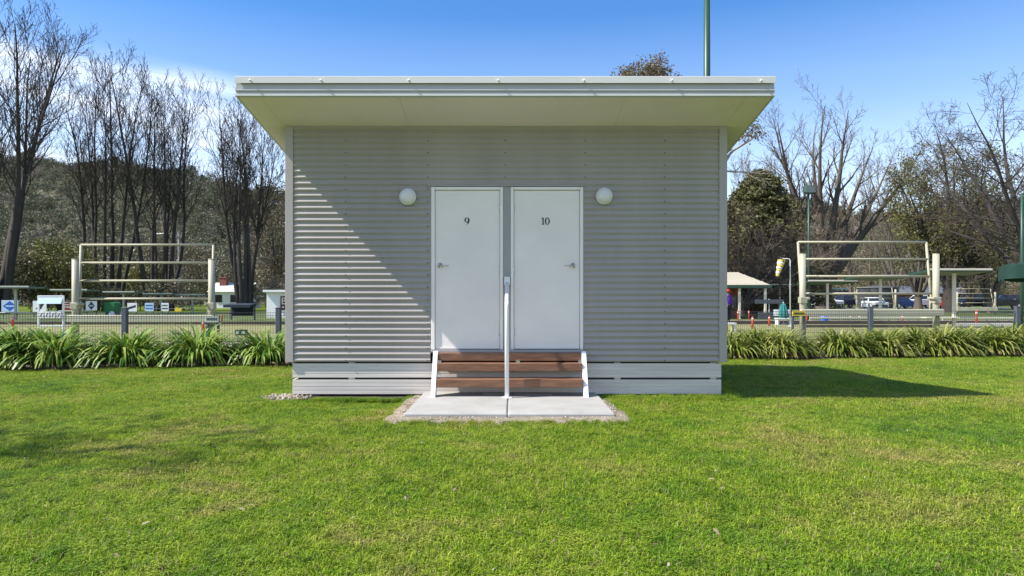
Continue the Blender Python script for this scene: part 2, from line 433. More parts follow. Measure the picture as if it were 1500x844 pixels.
for x0,x1 in ((RX0-.002,RX0+.018),(RX1-.018,RX1+.002)):
    mb=MB(); mb.prism([(x0,-.006),(x1,-.006),(x1,tR-.028),(x0,tR-.028)],lambda a,b:(a,RY0+.014,sof(RY0+.014)+b),lambda a,b:(a,RY1+.004,sof(RY1)+b)); part(mb,'barge_board',m_fascia)

# ---- skirting boards and stumps
SX0,SX1=wx(428),wx(1057)
YS=YW+.012
def board(z0,z1,name='skirting_board'):
    h=z1-z0; pr=[(YS,z0)]
    for k in range(1,4):
        zc=z0+h*k/4; pr+=[(YS,zc-.006),(YS+.005,zc-.003),(YS+.005,zc+.003),(YS,zc+.006)]
    pr+=[(YS,z1),(YS+.022,z1),(YS+.022,z0)]
    mb=MB(); mb.prism(pr[::-1],lambda a,b:(SX0,a,b),lambda a,b:(SX1,a,b)); part(mb,name,m_skirt)
    for x0,x1 in ((SX0+.001,SX0+.023),(SX1-.023,SX1-.001)):
        mb=MB(); mb.box(x0,x1,YS+.024,YB-.05,z0,z1); part(mb,name,m_skirt)
    mb=MB(); mb.box(SX0+.03,SX1-.03,YB-.048,YB-.03,z0,z1); part(mb,name,m_skirt)
board(wz(553.2),wz(532.6)); board(wz(577.5),wz(556.4))
for x in (SX0+.75,wx(905),wx(1046)):
    mb=MB(); mb.box(x-.04,x+.04,YS+.0225,YS+.034,.05,WB-.01); part(mb,'skirting_cleat',m_skirt)
mb=MB(); mb.box(SX0+.06,SX1-.06,YS+.05,YS+.056,.02,WB-.004); part(mb,'underfloor_shade_sheet',m_core)  # dark sheet added to paint shade into the gaps between skirting boards
for x in (SX0+.2,SX1-.2):
    for y in (YW+.2,YB-.25):
        mb=MB(); mb.rbox(x-.12,x+.12,y-.12,y+.12,-.1,WB+.002,.01); part(mb,'stump',m_stump)

# ---- wall lamps
def wall_lamp(px,py,label):
    t=thing('wall_lamp',label,'wall lamp',(wx(px),YW-2*AMP,wz(py)),0,'bulkhead lamps beside the doors')
    R=Matrix.Rotation(PI/2,4,'X')
    b=MB(); b.lathe([(.104,0),(.106,.012),(.106,.03),(.098,.04),(.092,.042)],(0,0,0),40,R); b.build('lamp_base',M('lamp base',(.70,.70,.68),.4),t,True)
    prof=[(.093*math.cos(a),.038+.055*math.sin(a)) for a in [PI/2*i/9 for i in range(10)]]; prof[-1]=(.0005,prof[-1][1])
    b=MB(); b.lathe(prof,(0,0,0),40,R); b.build('diffuser',M('opal glass',(.70,.68,.66),.35,.02,spec=.5),t,True)
wall_lamp(598,289,'round white bulkhead lamp on the grey wall beside door 9')
wall_lamp(884.5,288,'round white bulkhead lamp on the grey wall beside door 10')

# ================================================================== STEPS, RAIL, SLAB
m_timber=None
def timber():
    m,nt,b=new_mat('hardwood tread')
    f=noise(nt,9,5,.6,stretch=(.5,6,6)); c=ramp(nt,[(.3,(.10,.046,.025)),(.6,(.21,.102,.055)),(.8,(.28,.155,.09))],f)
    nt.links.new(c,b.inputs['Base Color']); b.inputs['Roughness'].default_value=.6
    bp=nd(nt,'ShaderNodeBump'); bp.inputs['Strength'].default_value=.25; bp.inputs['Distance'].default_value=.004
    nt.links.new(f,bp.inputs['Height']); nt.links.new(bp.outputs[0],b.inputs['Normal']); return m
m_timber=timber()
SZ=.06
steps=thing('entry_steps','three brown timber steps between white stringers leading up to the doors','steps',(-.04,8.4,SZ))
for xa in (-.985,.87):
    mb=MB()
    mb.prism([(8.63,.592),(8.545,.592),(8.24,SZ),(8.40,SZ),(8.63,.46)],lambda a,b:(xa,a,b),lambda a,b:(xa+.055,a,b))
    part(mb,'stringer',m_white,steps)
for y0,zt in ((8.30,.272),(8.42,.456),(8.535,.574)):
    mb=MB(); mb.rbox(-.929,.869,y0,min(y0+.23,8.655),zt-.10,zt,.006); part(mb,'tread',m_timber,steps)
mb=MB(); mb.tube([(-.928,8.60,.425),(.868,8.60,.425)],.012,8); part(mb,'tie_rod',m_metal,steps,True)
for x in (-.93,.05,.83):
    mb=MB(); mb.rbox(x,x+.05,8.50,8.56,.43,.485,.003); part(mb,'bracket',m_metal,steps)
rail=thing('handrail','slim white tubular handrail between the two doors, rising from the concrete slab','handrail',(X(742.5,8.22),8.22,SZ))
hx=X(742.5,8.22)
mb=MB(); mb.tube([(hx,8.22,SZ),(hx,8.22,1.10),(hx,8.225,1.17),(hx,8.25,1.215)],[.026]*4,14); part(mb,'post',m_white,rail,True)
mb=MB(); mb.tube([(hx,8.245,1.21),(hx,8.30,1.245),(hx,8.62,1.45)],[.0255]*3,14); part(mb,'rail',m_white,rail,True)
mb=MB(); mb.rbox(hx-.036,hx+.036,8.60,YW-.004,1.425,1.53,.004); part(mb,'wall_bracket',m_white,rail)
mb=MB(); mb.rbox(hx-.06,hx+.06,8.16,8.28,SZ,SZ+.008,.003); part(mb,'base_plate',m_white,rail)

def concrete():
    m,nt,b=new_mat('broomed concrete'); co=worldpos(nt)
    f=noise(nt,2.2,6,.65,co); g=noise(nt,70,3,.6,co,stretch=(.12,1,1))
    c=mixc(nt,.35,ramp(nt,[(.3,(.27,.258,.238)),(.7,(.40,.388,.365))],f),ramp(nt,[(.3,(.27,.26,.245)),(.7,(.43,.42,.40))],g))
    nt.links.new(c,b.inputs['Base Color']); b.inputs['Roughness'].default_value=.85
    bp=nd(nt,'ShaderNodeBump'); bp.inputs['Strength'].default_value=.35; bp.inputs['Distance'].default_value=.006
    nt.links.new(g,bp.inputs['Height']); nt.links.new(bp.outputs[0],b.inputs['Normal']); return m
slab=thing('concrete_slab','pale grey concrete landing slab with a centre joint at the foot of the steps','slab',(-.03,7.9,0))
PX0,PX1,PY0,PY1=-1.128,1.072,7.10,8.84
mc=concrete()
xm=X(743.5,7.1)
mb=MB(); mb.rbox(PX0,xm-.004,PY0,PY1,-.06,SZ,.012); mb.rbox(xm+.004,PX1,PY0,PY1,-.06,SZ-.001,.012); mb.box(xm-.006,xm+.006,PY0+.02,PY1-.02,-.05,SZ-.02)
part(mb,'landing',mc,slab)
mb=MB(); mb.rbox(-.36,-.02,8.50,8.58,SZ+.001,SZ+.012,.003); mb.rbox(.02,.5,8.48,8.55,SZ+.001,SZ+.010,.003)
tag(mb.build('timber_offcut',M('grey offcut',(.35,.34,.30),.8,.2,6)),'two thin grey timber offcuts lying under the steps','offcuts')
# ================================================================== GROUND
def bed(x): return 13.35+.145*x              # front edge of the planted bed
rng=random.Random(7); nr=np.random.default_rng(11)
def grass_stops(nt, co):
    """big patches: deep green / yellow green, plus small dry spots"""
    a=noise(nt,.55,4,.6,co,dist=.4); b=noise(nt,3.2,4,.65,co,dist=.5)
    s=nd(nt,'ShaderNodeMath',operation='MULTIPLY_ADD'); nt.links.new(b,s.inputs[0]); s.inputs[1].default_value=.55
    nt.links.new(a,s.inputs[2])
    c=ramp(nt,[(.52,(.084,.192,.014)),(.64,(.152,.285,.014)),(.80,(.25,.358,.020)),(.97,(.34,.34,.07))],s.outputs[0])
    e=noise(nt,7.5,4,.65,co,dist=.6)
    c=mixc(nt,1.0,c,ramp(nt,[(.30,(.42,.52,.5)),(.49,(1,1,1)),(.66,(1.28,1.15,1.6))],e),'MULTIPLY')
    d=noise(nt,1.35,5,.6,co,dist=.8)
    return mixc(nt,ramp(nt,[(.66,0.0),(.74,.6)],d),c,(.36,.30,.13))
def soilmat():
    m,nt,b=new_mat('lawn'); co=worldpos(nt)
    g=grass_stops(nt,co); f=noise(nt,45,4,.7,co)
    c=mixc(nt,ramp(nt,[(.35,0.0),(.65,.8)],f),(.035,.04,.008),g)
    nt.links.new(c,b.inputs['Base Color']); b.inputs['Roughness'].default_value=.9; b.inputs['Specular IOR Level'].default_value=.1
    bp=nd(nt,'ShaderNodeBump'); bp.inputs['Strength'].default_value=.8; bp.inputs['Distance'].default_value=.03
    nt.links.new(f,bp.inputs['Height']); nt.links.new(bp.outputs[0],b.inputs['Normal']); return m
def blademat(dry=False):
    m,nt,b=new_mat('dry grass blade' if dry else 'grass blade'); co=worldpos(nt)
    g=grass_stops(nt,co)
    r=nd(nt,'ShaderNodeNewGeometry').outputs['Random Per Island']
    if dry: c=ramp(nt,[(0,(.22,.17,.08)),(1,(.36,.30,.15))],r)
    else: c=mixc(nt,1.0,g,ramp(nt,[(0,(.45,.55,.5)),(.4,(1,1,1)),(.8,(1.3,1.2,1.3)),(.95,(1.7,1.5,2.2)),(1,(2.3,1.9,4.5))],r),'MULTIPLY')
    nt.links.new(c,b.inputs['Base Color']); b.inputs['Roughness'].default_value=.55; b.inputs['Specular IOR Level'].default_value=.25
    t=nd(nt,'ShaderNodeBsdfTranslucent'); nt.links.new(c,t.inputs[0]); mx=nd(nt,'ShaderNodeMixShader'); mx.inputs[0].default_value=.35
    nt.links.new(b.outputs[0],mx.inputs[1]); nt.links.new(t.outputs[0],mx.inputs[2]); nt.links.new(mx.outputs[0],nt.nodes['Material Output'].inputs[0])
    return m
# one sheet, finer near the camera, gently uneven
def gz(x,y):
    w=max(0,1-max(0,y-12)/6)
    return w*(.012*math.sin(1.3*x+.7*y)+.010*math.sin(2.9*x-1.9*y+1)+.008*math.sin(.6*y*2.3+x*.4))-.012*w
mb=MB()
xs=[-900,-300,-120,-60,-30]+[-16+.4*i for i in range(81)]+[30,60,120,300,900]
ys=[-300,-60,-15,-5]+[0+.4*i for i in range(46)]+[20,24,30,40,60,90,140,220,400,1500]
vs=[(x,y,gz(x,y) if -16.1<x<16.1 and 0<y<19 else 0) for y in ys for x in xs]
nx=len(xs)
mb.add(vs,[(j*nx+i,j*nx+i+1,(j+1)*nx+i+1,(j+1)*nx+i) for j in range(len(ys)-1) for i in range(nx-1)])
tag(mb.build('ground',soilmat(),smooth=True),kind='structure')

# bare gritty soil round the slab and the cabin's left corner
m_grit=None
def grit():
    m,nt,b=new_mat('gritty soil'); co=worldpos(nt)
    f=noise(nt,60,4,.75,co); g=noise(nt,5,3,.6,co)
    c=mixc(nt,.45,ramp(nt,[(.3,(.13,.10,.065)),(.5,(.30,.245,.165)),(.72,(.46,.40,.30))],f),ramp(nt,[(.35,(.24,.19,.13)),(.65,(.42,.37,.30))],g))
    nt.links.new(c,b.inputs['Base Color']); b.inputs['Roughness'].default_value=.95
    bp=nd(nt,'ShaderNodeBump'); bp.inputs['Strength'].default_value=1; bp.inputs['Distance'].default_value=.02
    nt.links.new(f,bp.inputs['Height']); nt.links.new(bp.outputs[0],b.inputs['Normal']); return m
m_grit=grit()
def in_slab(x,y):
    w=.06*math.sin(5*x+2*y)+.04*math.sin(11*x-7*y)
    return PX0-.085-.05*(YW-y)/1.6+w*.6<x<PX1+.05+.03*(YW-y)/1.6+w*.6 and PY0-.13+w<y<9
def in_corner(x,y):
    return ((x-SX0+.04)/.30)**2+((y-YW+.08)/.24)**2<1+.3*math.sin(9*x)
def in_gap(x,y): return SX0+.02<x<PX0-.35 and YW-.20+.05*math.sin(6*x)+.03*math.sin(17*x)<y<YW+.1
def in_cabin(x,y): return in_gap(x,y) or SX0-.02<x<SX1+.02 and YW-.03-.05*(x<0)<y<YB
mb=MB(); n=26
pts=[]
def edge(x0,y0,x1,y1,k):
    for i in range(k): 
        t=i/k; pts.append((x0+(x1-x0)*t+rng.uniform(-.03,.03),y0+(y1-y0)*t+rng.uniform(-.03,.03)))
edge(PX0-.16,PY0-.17,PX1+.13,PY0-.17,22); edge(PX1+.13,PY0-.17,PX1+.10,YW+.1,10); edge(PX1+.1,YW+.1,PX0-.12,YW+.1,4); edge(PX0-.12,YW+.1,PX0-.16,PY0-.17,12)
c0=((PX0+PX1)/2,(PY0+YW)/2)
ring2=[(c0[0]+(x-c0[0])*1.05,c0[1]+(y-c0[1])*1.05) for x,y in pts]
k=len(pts)
mb.add([(x,y,.018+rng.uniform(0,.012)) for x,y in pts]+[(x,y,-.03) for x,y in ring2]+[(c0[0],c0[1],.02)],[(i,(i+1)%k,2*k) for i in range(k)]+[(i,k+i,k+(i+1)%k,(i+1)%k) for i in range(k)])
tag(mb.build('bare_soil_and_shade',m_grit,smooth=True),kind='structure')
mb=MB(); k=22; pts=[(SX0-.05+.33*math.cos(2*PI*i/k)*(1+rng.uniform(-.15,.15)),YW-.05+.26*math.sin(2*PI*i/k)*(1+rng.uniform(-.15,.15))) for i in range(k)]
mb.add([(x,y,.0) for x,y in pts]+[(SX0-.05,YW-.02,.035)],[(i,(i+1)%k,k) for i in range(k)])
tag(mb.build('bare_soil_and_shade',m_grit,smooth=True),kind='structure')
# sheet under the cabin; near-black colour paints the shadow gap at the left skirting
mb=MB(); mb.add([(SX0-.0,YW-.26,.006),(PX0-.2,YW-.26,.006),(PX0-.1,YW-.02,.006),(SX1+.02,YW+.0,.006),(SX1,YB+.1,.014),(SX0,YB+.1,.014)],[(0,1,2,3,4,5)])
tag(mb.build('bare_soil_and_shade',M('shade painted soil',(.03,.024,.018),.95,.3,4)),kind='structure')
# grit and pebbles
def pebble(s):
    b=MB(); r=random.Random(s); P=[]
    for i in range(5):
        a=PI*i/4
        P.append((max(.001,math.sin(a)*.5*(r.uniform(.8,1.2))),-.35*math.cos(a)))
    b.lathe(P,n=6); b.v=[(x*r.uniform(.8,1.2),y*r.uniform(.8,1.2),z) for x,y,z in b.v]; return b
peb=[(pebble(i),M('pebble %s'%'abc'[i%3],[(.36,.31,.24),(.22,.18,.13),(.45,.41,.34)][i%3],.9,.2,9)) for i in range(6)]
P=[];Rr=[];Sc=[];Id=[]
def put(x,y,z,s): P.append((x,y,z)); Rr.append((rng.uniform(0,6),rng.uniform(0,6),rng.uniform(0,6))); Sc.append((s,s,s)); Id.append(rng.randrange(6))
c=0
while c<800:
    x=rng.uniform(PX0-.2,PX1+.16); y=rng.uniform(PY0-.2,YW)
    if in_slab(x,y) and not (PX0<x<PX1 and y>PY0): put(x,y,.026,rng.choice([.006,.008,.01,.014,.02])); c+=1
for _ in range(170):
    a=rng.uniform(0,6.28); q=math.sqrt(rng.random()); put(SX0-.04+.3*q*math.cos(a),YW-.09+.24*q*math.sin(a),.02,rng.choice([.008,.01,.015,.02,.04]))
for _ in range(35):
    y=rng.uniform(3,12); x=rng.uniform(-.75,.75)*y
    if not in_cabin(x,y) and not in_slab(x,y): put(x,y,.022,rng.choice([.008,.01,.014]))
scatter('gravel',P,Rr,Sc,Id,peb)

# ---- grass: tufts of separate blades
def tuft(seed, nb, rad, h0, h1, wid):
    r=random.Random(seed); b=MB()
    for _ in range(nb):
        a=r.uniform(0,6.283); q=rad*math.sqrt(r.random()); x,y=q*math.cos(a),q*math.sin(a)
        h=r.uniform(h0,h1); L=r.uniform(.3,1.6)*h; t=r.uniform(0,6.283); dx,dy=math.cos(t),math.sin(t)
        t2=t+PI/2+r.uniform(-.5,.5); w=wid*r.uniform(.7,1.3)/2; wx_,wy_=w*math.cos(t2),w*math.sin(t2)
        mx,my,mz=x+dx*L*.35,y+dy*L*.35,h*.62
        b.add([(x-wx_,y-wy_,-.01),(x+wx_,y+wy_,-.01),(mx+wx_*.8,my+wy_*.8,mz),(mx-wx_*.8,my-wy_*.8,mz),(x+dx*L,y+dy*L,h*r.uniform(.75,1))],[(0,1,2,3),(3,2,4)])
    return b
def clover(seed):
    r=random.Random(seed); b=tuft(seed,36,.085,.012,.03,.0038)
    for _ in range(34):
        a=r.uniform(0,6.283); q=.085*math.sqrt(r.random()); x,y,z=q*math.cos(a),q*math.sin(a),r.uniform(.008,.026)
        for k in range(3):
            t=r.uniform(0,6.28)+2.1*k; s=r.uniform(.004,.008); nx_,ny_=math.cos(t),math.sin(t); dz=r.uniform(-.3,.4)*s
            b.add([(x,y,z),(x+nx_*s-ny_*s*.6,y+ny_*s+nx_*s*.6,z+dz),(x+nx_*s*1.5,y+ny_*s*1.5,z+dz),(x+nx_*s+ny_*s*.6,y+ny_*s-nx_*s*.6,z+dz*.7)],[(0,1,2,3)])
    return b
gm,gd=blademat(),blademat(True)
kit=[]
for i in range(9):
    b=tuft(i,70,.085,.011,.034,.0038) if i<6 else clover(i); b.mat(1)
    d=tuft(100+i,5,.085,.015,.035,.004)
    n0=len(b.f); b.add(d.v,d.f); b.m[n0:]=[1]*(len(b.f)-n0)
    kit.append((b,[gm,gd]))
P=[];Rr=[];Sc=[];Id=[]
y=2.55
while y<15.9:
    stp=.072 if y<7 else .085
    xx=-(.80*y+.6)
    while xx<.80*y+.6:
        x=xx+rng.uniform(-.04,.04); yy=y+rng.uniform(-.04,.04)
        if not(in_cabin(x,yy) or in_slab(x,yy) or in_corner(x,yy) or yy>bed(x)+.12 or rng.random()<.05):
            P.append((x,yy,gz(x,yy) if abs(x)<16 else 0)); Rr.append((0,0,rng.uniform(0,6.28)))
            s=rng.uniform(.75,1.25)*(1+.35*math.sin(1.7*x+.9*yy)*math.sin(2.3*yy-1.1*x)); Sc.append((1.05,1.05,s)); Id.append(rng.randrange(9))
        xx+=stp
    y+=stp
# longer tufts that the mower misses along the skirting
for _ in range(240):
    x=rng.uniform(1.15,SX1+.1) ; P.append((x,YW-.06-rng.random()**2*.22,0)); Rr.append((0,0,rng.uniform(0,6))); s=rng.uniform(1.2,2.4); Sc.append((.5,.5,s)); Id.append(rng.randrange(9))
for _ in range(60):
    P.append((SX1+rng.uniform(.02,.2),YW+rng.uniform(-.1,2.5),0)); Rr.append((0,0,rng.uniform(0,6))); s=rng.uniform(1.5,3); Sc.append((.7,.7,s)); Id.append(rng.randrange(9))
for _ in range(140):
    P.append((rng.uniform(SX0+.35,-1.3),YW-.22-rng.random()**2*.1,0)); Rr.append((0,0,rng.uniform(0,6))); Sc.append((.6,.6,rng.uniform(.8,1.5))); Id.append(rng.randrange(9))
# a fringe of tufts creeping over the bare edge round the slab
for _ in range(420):
    a=rng.random()
    if a<.4: x,y=rng.uniform(PX0-.2,PX1+.16),PY0-.15-.10*rng.random()
    elif a<.7: y=rng.uniform(PY0-.1,YW-.05); x=PX0-.10-.06*(YW-y)/1.6-.08*rng.random()
    else: y=rng.uniform(PY0-.1,YW-.05); x=PX1+.07+.04*(YW-y)/1.6+.08*rng.random()
    P.append((x,y,0)); Rr.append((0,0,rng.uniform(0,6))); Sc.append((.45,.45,rng.uniform(.6,1.5))); Id.append(rng.randrange(9))
tag(scatter('grass',P,Rr,Sc,Id,kit),'short mown green lawn in front of the cabin','grass')

# ---- planted bed
def mulch():
    m,nt,b=new_mat('bark mulch'); co=worldpos(nt)
    f=noise(nt,28,5,.75,co); c=ramp(nt,[(.3,(.035,.025,.018)),(.5,(.13,.09,.06)),(.68,(.27,.21,.16)),(.8,(.42,.37,.31))],f)
    nt.links.new(c,b.inputs['Base Color']); b.inputs['Roughness'].default_value=.95
    bp=nd(nt,'ShaderNodeBump'); bp.inputs['Strength'].default_value=1; bp.inputs['Distance'].default_value=.05
    nt.links.new(f,bp.inputs['Height']); nt.links.new(bp.outputs[0],b.inputs['Normal']); return m
mb=MB(); k=120; vs=[]
for i in range(k+1):
    x=-17+36*i/k; j=rng.uniform(-.05,.05)
    vs+=[(x,bed(x)+j,-.01),(x,bed(x)+.18,.05),(x,bed(x)+1.5,.06),(x,bed(x)+1.75,-.01)]
mb.add(vs,[(4*i+q,4*i+4+q,4*i+5+q,4*i+1+q) for i in range(k) for q in range(3)])
tag(mb.build('garden_bed',mulch(),smooth=True),kind='structure')
def chip(s):
    r=random.Random(s); b=MB(); l,w=r.uniform(.03,.07),r.uniform(.012,.03); b.add([(-l,-w,0),(l,-w*.6,.006),(l*.8,w,0),(-l*.7,w*.8,.01)],[(0,1,2,3)]); return b
kit=[(chip(i),M('leaf litter %s'%'abc'[i%3],[(.30,.24,.17),(.13,.085,.05),(.22,.16,.10)][i%3],.8,.2,9)) for i in range(6)]
P=[];Rr=[];Sc=[];Id=[]
for _ in range(2600):
    x=rng.uniform(-14,15); P.append((x,bed(x)+abs(rng.gauss(.05,.2)),.05)); Rr.append((rng.uniform(-.7,.7),rng.uniform(-.7,.7),rng.uniform(0,6))); s=rng.uniform(.5,1.1); Sc.append((s,s,s)); Id.append(rng.randrange(6))
for _ in range(230):
    y=rng.uniform(3,13); x=rng.uniform(-.75,.75)*y
    if not in_cabin(x,y): P.append((x,y,.03)); Rr.append((rng.uniform(-.5,.5),rng.uniform(-.5,.5),rng.uniform(0,6))); s=rng.uniform(.12,.35); Sc.append((s,s,s)); Id.append(rng.randrange(6))
scatter('leaf_litter',P,Rr,Sc,Id,kit)

# ---- agapanthus clumps
m_strap=leafmat('strap leaf',[(.024,.068,.010),(.07,.165,.016),(.17,.28,.03),(.40,.46,.12)],.3,.42,2.0,rand=False,spec=.35)
m_strapr=leafmat('yellowish strap leaf',[(.05,.085,.012),(.12,.18,.022),(.25,.29,.045),(.42,.42,.13)],.3,.42,2.0,rand=False,spec=.35)
m_strapdry=M('dead strap leaf',(.26,.17,.08),.8,.3,6)
def clump(seed, n, dry):
    r=random.Random(seed); b=MB()
    def leaf(x,y,a,L,lift,w,mi):
        b.mat(mi); dx,dy=math.cos(a),math.sin(a); px_,py_=-dy,dx; pts=[]
        k=6
        e=lift; px0,pz=0,0
        pts.append((0,0))
        cur=e; 
        for i in range(k):
            px0+=math.cos(cur)*L/k; pz+=math.sin(cur)*L/k; pts.append((px0,pz)); cur-=r.uniform(.8,1.2)*(.47 if i>1 else .2)*(1.3-lift*.35)
        vs=[]
        for i,(u,z) in enumerate(pts):
            ww=w*(.75+.5*min(1,i/2)) if i<k-1 else (w*.75 if i<k else w*.12)
            z=max(z,.01)
            vs+=[(x+dx*u+px_*ww,y+dy*u+py_*ww,z),(x+dx*u-px_*ww,y+dy*u-py_*ww,z)]
        b.add(vs,[(2*i,2*i+1,2*i+3,2*i+2) for i in range(k)])
    for _ in range(n):
        a=r.uniform(0,6.283); q=.24*r.random()**.7; leaf(q*math.cos(a),q*math.sin(a),a+r.uniform(-.45,.45),r.uniform(.50,.82),r.uniform(.55,1.5),r.uniform(.008,.0130),0)
    for _ in range(dry):
        a=r.uniform(0,6.283); q=.3*math.sqrt(r.random()); leaf(q*math.cos(a),q*math.sin(a),a,r.uniform(.25,.5),r.uniform(.2,.8),.010,1)
    return b
protos=[]
for i in range(5):
    b=clump(50+i,400,10); pb=clump(80+i,370,90)
    protos.append((b,pb))
meshes={}
def strap_plant(i, px, off, s, dry, label, group):
    # the bed line crosses the pixel ray
    t=(px-750)/F; Y=(13.35+off)/(1-.145*t); x=t*Y
    key=(i%5,dry)
    if key not in meshes:
        o=protos[i%5][dry].build('strap_leaf_plant',[(m_strap,m_strapr)[dry],m_strapdry]); meshes[key]=o.data
    else:
        o=bpy.data.objects.new('strap_leaf_plant',meshes[key]); COL.objects.link(o)
    o.location=(x,Y,.03); o.rotation_euler=(0,0,(i*1.7)%6.28); o.scale=(s,s,s*.98)
    tag(o,label,'plant',group)
NUM=['first','second','third','fourth','fifth','sixth','seventh','eighth','ninth','tenth','eleventh','twelfth']
i=0
for k,(px,off,s) in enumerate(sorted([(392,.62,1.2),(338,1.0,.68),(288,.55,1.32),(236,1.0,.72),(186,.55,1.3),(132,1.0,.72),(80,.55,1.32),(28,.75,1.3),(-25,.6,1.3)],reverse=True)):
    lab='green strap leaved clump standing alone between the fence posts left of the cabin' if k==0 else 'green strap leaved clump, %s from the cabin in the left bed'%NUM[k]
    strap_plant(i,px,off,s*1.07,0,lab,'strap leaved plants along the left bed'); i+=1
for k,(px,off,s) in enumerate([(1072,.45,.98),(1108,.7,1.0),(1142,.55,1.02),(1180,1.0,.6),(1228,.55,1.0),(1266,.7,.95),(1298,.5,.95),(1345,.6,1.0),(1380,.5,1.05),(1416,.8,1.05),(1448,.55,1.0),(1482,.75,1.08),(1520,.55,1.05)]):
    lab='yellowish strap leaved clump with dead brown leaves, %s from the cabin in the right bed'%(NUM+['thirteenth'])[k]
    strap_plant(i,px,off,s*1.2,1,lab,'strap leaved plants along the right bed'); i+=1
# ================================================================== TREES
def rot_about(d, ang, az):
    a=Vector((1,0,0)) if abs(d.x)<.7 else Vector((0,1,0))
    u=d.cross(a).normalized(); u=Quaternion(d,az)@u
    return (Quaternion(u,ang)@d).normalized()
UP=Vector((0,0,1))
def grow(mbs, r, p, d, L, rad, lv, P, tips=None):
    ns=P['seg'][lv]; pts=[p.copy()]; ds=[d]
    for i in range(ns):
        d=(d+Vector((r.gauss(0,1),r.gauss(0,1),r.gauss(0,1)))*P['wob'][lv]+UP*P['up'][lv]).normalized()
        p=p+d*(L/ns); pts.append(p.copy()); ds.append(d)
    r1=max(rad*P['tap'][lv],P['rmin'])
    rs=[rad+(r1-rad)*i/ns for i in range(ns+1)]
    mbs[0 if lv<P['split'] else 1].tube(pts,rs,(8,6,4,3,3,3)[lv],cap=False)
    last=lv==len(P['n'])
    if tips is not None and lv>=P.get('tiplv',99): tips.extend(pts[1:])
    if last: return
    n=P['n'][lv]; n=int(n*r.uniform(.8,1.2)+.5); az=r.uniform(0,6.28)
    for k in range(n):
        t=P['t0'][lv]+(1-P['t0'][lv])*(k+r.random())/n; f=t*ns; i=min(int(f),ns-1); f-=i
        q=pts[i].lerp(pts[i+1],f); az+=2.4+r.uniform(-.4,.4)
        nd_=rot_about(ds[i+1],r.uniform(*P['ang'][lv]),az)
        grow(mbs,r,q,nd_,L*r.uniform(*P['len'][lv])*(1-P['fall'][lv]*t),(rs[i]+(rs[i+1]-rs[i])*f)*P['rr'][lv],lv+1,P,tips)
def m_bark(n,c): return M(n,c,.9,.3,1.2,stretch=(1,1,.3),bump=.6,bscale=12)
bark_dark=m_bark('dark bark',(.050,.042,.036)); bark_grey=m_bark('grey brown bark',(.115,.095,.078)); bark_pale=m_bark('pale bark',(.30,.26,.21)); twig_dark=m_bark('dark twig',(.060,.048,.040)); twig_brown=m_bark('brown twig',(.12,.088,.064))
def cards(r, centers, n, spread, s0, s1, flat=0.0):
    """n small leaf faces round each centre"""
    c=np.repeat(np.asarray(centers,dtype=float),n,axis=0); N=len(c)
    g=np.random.default_rng(r.randrange(1<<30))
    c=c+g.normal(0,1,(N,3))*np.asarray(spread)
    a=g.normal(0,1,(N,3)); a/=np.linalg.norm(a,axis=1,keepdims=True)
    b=g.normal(0,1,(N,3)); b[:,2]*=(1-flat); a[:,2]*=(1-flat); a/=np.linalg.norm(a,axis=1,keepdims=True)
    b-=a*(a*b).sum(1,keepdims=True); b/=np.linalg.norm(b,axis=1,keepdims=True)
    s=g.uniform(s0,s1,(N,1)); a*=s; b*=s*g.uniform(.35,.7,(N,1))
    return np.stack([c-a,c-b,c+a,c+b],axis=1)
def tree_thing(name,label,cat,px,Y,group=None,rz=0):
    return thing(name,label,cat,(X(px,Y),Y,0),rz,group)
TREEP={}
def put_tree(name,label,cat,px,Y,mbs,mats,group=None,leaf=None,rz=0):
    t=tree_thing(name,label,cat,px,Y,group,rz)
    mbs[0].build('trunk',mats[0],t,True)
    if leaf is None: mbs[1].build('crown',mats[1],t)
    else:
        c=mbs[1]; n=len(c.f); c.mat(1); c.quads(leaf); c.m=[0]*n+[1]*(len(c.f)-n); c.build('crown',[mats[1],mats[2]],t)
    return t
def bare(seed, H, stems, spread, P, lean=(0,0), base=.35, r0=.45, fork=0.0, tips=None):
    """several stems from a low fork, then four orders of limbs and twigs"""
    r=random.Random(seed); mbs=[MB(),MB()]
    if fork>0: mbs[0].tube([(0,0,-.2),(0,0,fork*.5),(lean[0]*fork*.1,0,fork)],[r0*1.5,r0*1.1,r0],9,cap=False)
    for k in range(stems):
        a=2*PI*k/stems+r.uniform(-.4,.4); tl=r.uniform(*spread)
        d=Vector((math.cos(a)*math.sin(tl)+lean[0],math.sin(a)*math.sin(tl)+lean[1],math.cos(tl))).normalized()
        p=Vector((math.cos(a)*base,math.sin(a)*base,-.2)) if fork==0 else Vector((math.cos(a)*.1*r0,math.sin(a)*.1*r0,fork-.25))
        grow(mbs,r,p,d,(H-fork)*r.uniform(.72,.93),r0*r.uniform(.45,.75),0,P,tips)
    return mbs
# fastigiate, dense upright twigs (left row)
PF=dict(seg=(9,6,4,2),wob=(.035,.06,.08,.1),up=(.03,.12,.14,.12),tap=(.13,.2,.3,.4),rmin=.018,n=(15,8,5),t0=(.40,.2,.2),ang=((.35,.75),(.35,.8),(.4,.8)),len=((.18,.31),(.34,.52),(.35,.55)),fall=(.35,.3,.3),rr=(.42,.5,.55),split=2)
# vase shaped spreading (right)
PV=dict(seg=(9,7,4,2),wob=(.05,.08,.1,.12),up=(.025,.05,.06,.05),tap=(.05,.2,.3,.4),rmin=.014,n=(9,8,5),t0=(.3,.2,.2),ang=((.35,.8),(.4,.9),(.4,.9)),len=((.22,.38),(.32,.5),(.3,.55)),fall=(.4,.4,.3),rr=(.5,.5,.55),split=2)
